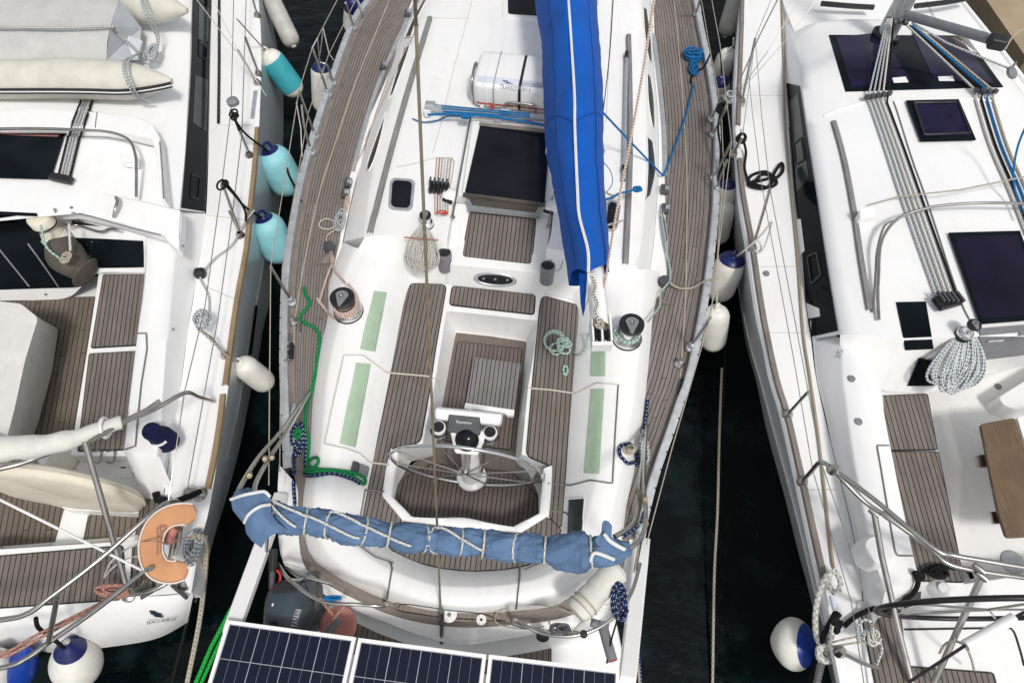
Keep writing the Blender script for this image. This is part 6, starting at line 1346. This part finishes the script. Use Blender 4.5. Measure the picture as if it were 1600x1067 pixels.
for s in ('1366,802,1.96 1378,870,1.8 1402,975,1.55 1425,1067,1.4', '1535,898,1.95 1460,1064,1.35'): part_tube('rail_post', W(s), .020, 'steel', B)
for px, py, z in ((1305, 736, 2.0), (1385, 806, 1.96), (1366, 801, 1.96), (1534, 900, 1.96), (1530, 888, 2.0)): MB().lathe([(.019, -.035), (.022, 0), (.019, .035)], P(px, py, z), P(px+10, py+8, z)-P(px, py, z), 12).build('rail_clamp', M['steel'], B)
a, b = P(1508, 1008, 1.7), P(1584, 965, 1.75); gs = MB().lathe([(.001, 0), (.034, 0), (.034, (b-a).length), (.001, (b-a).length)], a, b-a, 16).build('gas_strut', M['boatw'], B)
MB().tube([P(1419, 1066, 1.6), a], .010, 6).build('strut_rod', M['black'], gs); MB().tube([b, P(1625, 942, 1.8)], .010, 6).build('strut_rod', M['black'], gs)
for s in ('1230,-60,1.95 1180,60,1.95 1160,214,1.95', '1285,-60,2.4 1200,80,1.9 1150,150,1.4', '1320,-60,2.4 1235,55,1.9 1155,145,1.4', '1180,60,1.95 1190,180,1.95 1203,295,1.95 1263,612,1.95 1283,722,1.95', '1168,100,1.65 1176,180,1.65 1190,290,1.65 1240,560,1.65 1270,735,1.65 1330,940,1.7 1352,1080,1.7', '1283,722,1.95 1320,830,1.9 1372,1000,1.8'):
    part_tube('lifeline', W(s), .0035, 'steel', B, 6)
part_tube('shroud', W('1150,140,1.4 1185,60,2.2 1235,-40,3.6'), .006, 'steel', B, 6)
rope('jackline', drape('1222,-60 1221,0 1224,100 1226,197 1235,298 1245,400 1254,520 1266,600 1281,711 1297,858 1302,888', .014, 6), .011, 'webbing', 'beige webbing jackline along the left side deck of the right boat')
rope('signal_cord', [S(1356, 324, .03), S(1400, 317, .08), P(1500, 297, 2.05), P(1593, 278, 2.1), P(1640, 270, 2.1)], .007, 'r_beige', 'thin beige cord stretched across the roof of the right boat')
rope('blue_line', cr([P(1604, 195, 2.4), P(1590, 230, 2.2), P(1583, 275, 2.05), P(1590, 310, 1.95), P(1604, 340, 1.95)], 6), .009, 'r_blue', 'blue line at the right edge beside the roof lines')
rope('preventer', W('1425,36,2.2 1480,68,2.2 1578,108,2.2'), .010, 'r_grey', 'grey flecked line from the mast to the grey block at the right'); MB()
bl = thing('sheave_block', 'grey block hanging at the end of the line right of the mast', 'block', P(1581, 112, 2.2)); MB().lathe([(.05, -.02), (.06, -.01), (.06, .01), (.05, .02)], P(1581, 114, 2.2), (.4, -.3, .8), 18).build('cheeks', M['mgrey'], bl); MB().tube([P(1583, 104, 2.2), P(1587, 98, 2.2)], .012, 8).build('shackle', M['steel'], bl)
rope('spinnaker_line', cr(W('1570,78,2.3 1585,55,2.3 1604,44,2.3'), 5), .008, 'r_beige', 'thin cream line at the top right corner')
t0 = P(1508, 512, 1.82)
rope('halyard_hank', hank(t0, .44, .56, 24, 24, (-FB*.80-UP*.55-RB*.15).normalized(), RB, (UP*.75-FB*.5).normalized()), .0105, 'r_grey', 'big hank of white rope with grey flecks hanging from the right boat winch')
winch(B, 1505, 523, None, .05, .16)
rope('black_cable', drape('1317,979 1326,970 1341,960 1362,952 1387,944 1406,934 1420,923 1427,912 1429,901 1425,895', .03, 4), .017, 'r_black', 'thick black cable snaking along the quarter of the right boat')
rope('black_cable', drape('1425,896 1436,896 1446,890 1460,886 1478,888 1500,890 1510,896 1514,905', .04, 4), .017, 'r_black', 'black cable end arching over the bench of the right boat')
rope('black_cable', coil(S(1462, 897, .03), .07, .035, 3, .04, 161, jit=.4), .013, 'r_black', 'small loop of black cable on the bench of the right boat')
rope('rope_coil', drape('1167,290 1180,285 1190,276 1206,278 1212,290 1200,296 1180,292 1168,286 1176,276 1196,272 1206,284 1196,297 1176,296 1168,290 1190,285 1204,280 1212,268 1220,258 1222,270 1214,280 1205,285', .03, 3), .015, 'r_black', 'black rope loops lying on the side deck of the right boat')
rope('black_line', cr([P(1160, 215, 1.5), S(1158, 240, .05), S(1162, 265, .03), S(1168, 288, .03)], 6), .013, 'r_black', 'black line leading down to the rope loops on the right boat')
rope('black_line', coil(P(1158, 218, 1.5), .05, .06, 5, .05, 171, jit=.6), .012, 'r_black', 'black hitch on the side rail of the right boat')
cl_ = MB().tube([P(1159, 203, 1.48), P(1161, 222, 1.48)], .02, 8).build('mooring_cleat', M['plabel'], B); MB().box(P(1160, 214, 1.42), .05, .06, .06).build('cleat_foot', M['alu'], cl_, bevel=.01)
rope('mooring_rope', cr(W('1300,890,1.45 1308,896,1.45 1314,912,1.45 1308,926,1.45 1300,922,1.42 1292,905,1.42 1300,893,1.45 1288,905,1.45 1278,935,1.4 1274,965,1.35 1276,995,1.3 1284,1012,1.2 1280,1030,1.0 1272,1070,.6'), 8), .020, 'r_white', 'white mooring rope looped round the stern cleat of the right boat')
rope('mooring_rope', cr(W('1302,975,1.45 1298,1000,1.35 1292,1020,1.2 1284,1040,1.0 1276,1075,.7'), 8), .020, 'r_white', 'second white mooring rope dropping beside the ball fender')
rope('rope_knot', coil(P(1288, 1022, 1.2), .06, .06, 5, .08, 181, jit=.6), .018, 'r_white', 'knot in the white mooring ropes above the ball fender')
rope('black_line', cr(W('1306,955,1.45 1298,970,1.42 1290,985,1.35 1284,1000,1.3 1272,1040,.9 1264,1075,.6'), 6), .018, 'r_black', 'black mooring line beside the white ropes at the right boat stern')
rope('black_line', cr(W('1312,968,1.45 1306,985,1.42 1304,968,1.46 1310,958,1.46'), 6), .026, 'r_black', 'black rubber snubber on the stern cleat of the right boat')
MB().tube([P(1300, 930, 1.42), P(1305, 952, 1.42)], .022, 8).build('mooring_cleat', M['plabel'], B); MB().tube([P(1308, 972, 1.42), P(1313, 985, 1.42)], .022, 8).build('mooring_cleat', M['plabel'], B)
rope('spring_coil', cr(W('1342,1000,1.5 1340,980,1.6 1350,968,1.65 1362,972,1.65 1362,985,1.6 1352,985,1.55 1350,1000,1.5 1360,1006,1.5 1372,1002,1.5 1378,1014,1.5 1370,1038,1.45'), 8), .009, 'r_grey', 'curly grey cord on the aft teak of the right boat')
rope('cord', coil(P(1362, 996, 1.5), .05, .07, 5, .05, 191, jit=.6), .008, 'r_white', 'tangle of pale cord on the aft teak of the right boat')
for k, s in enumerate(('1300,1003,1.45 1330,996,1.5 1362,990,1.5', '1300,1010,1.45 1335,1004,1.5 1368,1002,1.5')): rope('cord', W(s), .007, 'r_beige', ('upper', 'lower')[k]+' thin cord leading to the tangle on the aft teak of the right boat')
rope('light_hose', cr(W('1468,1020,1.5 1478,1005,1.6 1496,1002,1.65 1510,1012,1.6 1518,1030,1.5 1522,1046,1.35'), 6), .008, 'r_beige', 'thin hose curving over the stern locker of the right boat')
rope('fender_line', cr(W('1206,346,1.65 1185,372,1.5 1162,392,1.35 1152,400,1.2'), 5), .009, 'r_white', 'white line of the big navy capped fender on the right boat')
rope('fender_line', cr(W('1206,348,1.65 1196,382,1.4 1186,395,1.38 1176,388,1.4'), 5), .008, 'r_white', 'slack white fender line on the deck of the right boat')
rope('fender_line', cr(W('1047,442,1.25 1060,450,1.2 1080,450,1.2 1100,440,1.3 1122,434,1.4'), 6), .009, 'r_beige', 'beige line from the right foot block to the lifeline')
rope('fender_line', W('1118,440,1.4 1120,460,1.2 1120,480,1.05'), .008, 'r_white', 'white line of the lowest white fender by the middle boat')
# ================================================================== FENDERS
FE = [('grey cylindrical fender floating at the top left gap', (418, -12, 1.0), (459, 72, .6), 14, 'pvcg', None, 0, False, None),
      ('white fender in a teal sleeve', (416, 82, 1.2), (465, 147, .65), 18, 'pvc', None, 0, False, ('teal', .13, .82)),
      ('white fender with navy top hanging left of the middle boat', (501, 100, 1.1), (503, 172, .5), 15, 'pvc', 'navy', .10, False, None),
      ('white fender with navy top at the top edge of the left gap', (553, -4, 1.1), (548, 48, .6), 13, 'pvc', 'navy', .42, False, None),
      ('upper pale teal fender with navy top by the left boat', (420, 234, 1.15), (456, 299, .62), 26, 'lteal', 'navy', .016, False, None),
      ('lower pale teal fender with navy top by the left boat', (411, 340, 1.12), (443, 404, .62), 26, 'lteal', 'navy', .016, False, None),
      ('small white fender hanging low from the left boat rail', (374, 566, 1.15), (420, 602, .75), 19, 'pvc', None, 0, False, None),
      ('cream ball fender with navy cap at the left boat stern', (104, 1002, .95), (132, 1064, .35), 39, 'pvc', 'navy', .2, True, None),
      ('bright blue ball fender in the bottom left corner', (44, 1012, .95), (22, 1075, .4), 25, 'blue', None, 0, True, None),
      ('grey white fender floating at the top of the right gap', (1154, -14, 1.0), (1133, 56, .55), 14, 'pvcg', None, 0, False, None),
      ('plump white fender near the blue rope coil', (1140, 80, 1.15), (1122, 122, .75), 15, 'pvc', None, 0, False, None),
      ('navy capped white fender below the plump one', (1127, 122, 1.15), (1131, 168, .7), 12, 'pvc', 'navy', .14, False, None),
      ('navy capped fender between middle and right boats', (1138, 284, 1.15), (1134, 330, .8), 13, 'pvc', 'navy', .14, False, None),
      ('white fender under the navy capped one in the right gap', (1136, 316, 1.0), (1122, 378, .55), 15, 'pvc', None, 0, False, None),
      ('large white fender with bright navy cap in the right gap', (1146, 400, 1.15), (1120, 464, .62), 23, 'pvc', 'navy', .10, False, None),
      ('scuffed white fender hanging lowest in the right gap', (1121, 482, 1.05), (1113, 542, .55), 20, 'pvc', None, 0, False, None),
      ('large white ball fender with blue cap at the right boat stern', (1284, 1012, 1.0), (1204, 1000, .75), 42, 'pvc', 'blue', .32, True, None)]
for lab, a, b, r, body, cap, cf, ball, sl in FE:
    fender(lab, a, b, r, body, cap, cf, ball=ball, sleeve=sl)
fender('cream ball fender in the corner behind the blue one', (-6, 1015, 1.0), (-14, 1085, .4), 34, 'pvc', None, 0, ball=True)
for s, lab in (('488,75,1.8 496,60,1.8 500,98,1.15', 'white line of the navy topped fender left of the middle boat'), ('463,160,1.75 470,200,1.5 472,245,1.3', 'white line hanging from the left lifeline of the middle boat'), ('505,45,1.8 501,80,1.4 498,95,1.1', 'second white line of the navy topped fender')): rope('fender_line', W(s), .006, 'r_white', lab)
rope('fender_line', W('505,45,1.8 514,84,1.5 521,94,1.4'), .006, 'r_white', 'white line from the left lifeline to the gate stanchion')
rope('fender_line', cr(W('448,262,1.3 452,275,1.25 462,295,1.22 470,315,1.2'), 5), .013, 'r_black', 'black rope tied across the upper pale teal fender')
rope('black_line', cr([P(1128, 165, 1.5), P(1122, 200, 1.4), P(1126, 240, 1.35), P(1120, 300, 1.2), P(1111, 345, 1.1), P(1112, 360, 1.1)], 6), .011, 'r_black', 'black line down the right side rail of the middle boat')
rope('black_line', coil(P(1127, 172, 1.5), .05, .05, 5, .05, 201, jit=.6), .011, 'r_black', 'black knot on the right lifeline of the middle boat')
rope('fender_line', cr(W('1146,60,1.9 1145,72,1.4 1140,80,1.15'), 4), .006, 'r_white', 'white line of the plump fender')
rope('fender_line', W('1122,60,1.6 1127,95,1.4 1128,118,1.15'), .010, 'r_black', 'black line of the navy capped fender near the blue rope')
rope('lashing', coil(P(1138, 156, 1.6), .05, .06, 5, .08, 211, jit=.7), .007, 'r_grey', 'pale lashing where the shroud meets the rail of the right boat')
# quay behind the right boat
q = P(1575, 0, .6); qy = MB().prism([Vector((x, y, .7)) for x, y in ((P(1541, 0, .7).x, P(1541, 0, .7).y), (P(1605, 92, .7).x, P(1605, 92, .7).y), (14, 3), (30, 3), (30, 40), (P(1480, -100, .7).x, P(1480, -100, .7).y))], 1.2).build('quay', M['tan'], None, smooth=False); qy['kind'] = 'structure'
# ---------------- pieces of one rope belong to one thing
def byl(s): return [o for o in C.objects if o.parent is None and o.get('label', '').startswith(s)][0]
for root, pieces in (
    ('green mooring rope snaking', (('end of the green rope', 'rope_end'), ('green rope hitched', 'cleat_turns'))),
    ('navy blue flecked rope lying', (('navy flecked rope made up', 'cleat_turns'),)),
    ('white sheet with red flecks', (('loop of red flecked sheet', 'sheet_loop'), ('red flecked sheet doubled', 'sheet_lead'))),
    ('loose coil of pale teal', (('spliced eye', 'spliced_eye'), ('pale teal sheet wound', 'winch_turns'), ('pale teal sheet running', 'sheet_lead'), ('pale teal rope tail', 'rope_tail'))),
    ('tangled coil of bright blue', (('lower twists', 'coil_twists'), ('blue rope leading', 'deck_lead'), ('taut blue rope', 'boom_lead'))),
    ('short blue line tied', (('small knot at the end', 'knot'),)),
    ('thick black cable', (('black cable end', 'cable_end'), ('small loop of black', 'cable_loop'))),
    ('upper black fender line', (('upper black knot', 'knot'), ('short black tail', 'rope_tail'))),
    ('lower black fender line', (('lower black knot', 'knot'), ('black tail', 'rope_tail'))),
    ('black rope loops', (('black line leading', 'rope_lead'), ('black hitch', 'hitch'))),
    ('white mooring rope looped', (('knot in the white', 'knot'),)),
    ('black line down the right', (('black knot on', 'knot'),)),
    ('tangle of pale cord', (('upper thin cord', 'cord_end'), ('lower thin cord', 'cord_end'))),
    ('upper faded red line', (('bundle of faded red', 'rope_bundle'),)),
    ('thick hank of black', (('faded red cord tied', 'tie'),)),
    ('blue line stretched', (('knotted bundle of blue', 'knot'), ('loose blue rope tail', 'rope_tail'))),
    ('left of two lashing lines over the lower', (('knotted lashing', 'knot'),)),
    ('tangle of grey and white', (('thin white loop', 'line_loop'), ('red flecked line leading', 'line_lead'))),
):
    r = byl(root)
    for lab, nm in pieces:
        o = byl(lab); o.name = nm; o.parent = r; o.location = o.location-r.location
        del o['label']; del o['category']
for a, b in (('black padding on the left stern rail', 'black padding wrapped on the stern rail of the left boat'), ('dark grey outboard motor', 'dark grey outboard motor hung at the left stern corner of the middle boat'),
             ('white padded rescue bag', 'white padded rescue bag strapped to the right stern rail of the middle boat'), ('tangle of grey straps', 'tangle of grey straps and clips on the stern rail of the middle boat'),
             ('grey plastic rod holder', 'grey plastic rod holder tube at the right stern corner of the middle boat'), ('navy flecked rope loop', 'navy flecked rope loop on the right quarter of the middle boat'),
             ('short navy flecked rope', 'short navy flecked rope along the right coaming foot of the middle boat'), ('dark navy coil', 'dark navy coil of line hanging at the right stern corner of the middle boat'),
             ('short blue lashing', 'short blue lashing on the stern rail beside the outboard motor'), ('telescopic aluminium', 'telescopic aluminium boat hook with black grips beside the sail cover on the middle boat roof'),
             ('red cord knotted', 'red cord knotted round the halyards beside the cabin top winch of the middle boat'), ('navy line hanging', 'navy line hanging down the right quarter of the middle boat'), ('beige line hanging beside', 'beige line hanging beside the navy line outside the middle boat stern'),
             ('faded blue bimini', 'faded blue bimini cloth rolled up and lashed with white cord above the middle boat stern'), ('green mooring rope', 'green mooring rope snaking along the left side deck of the middle boat')):
    byl(a)['label'] = b
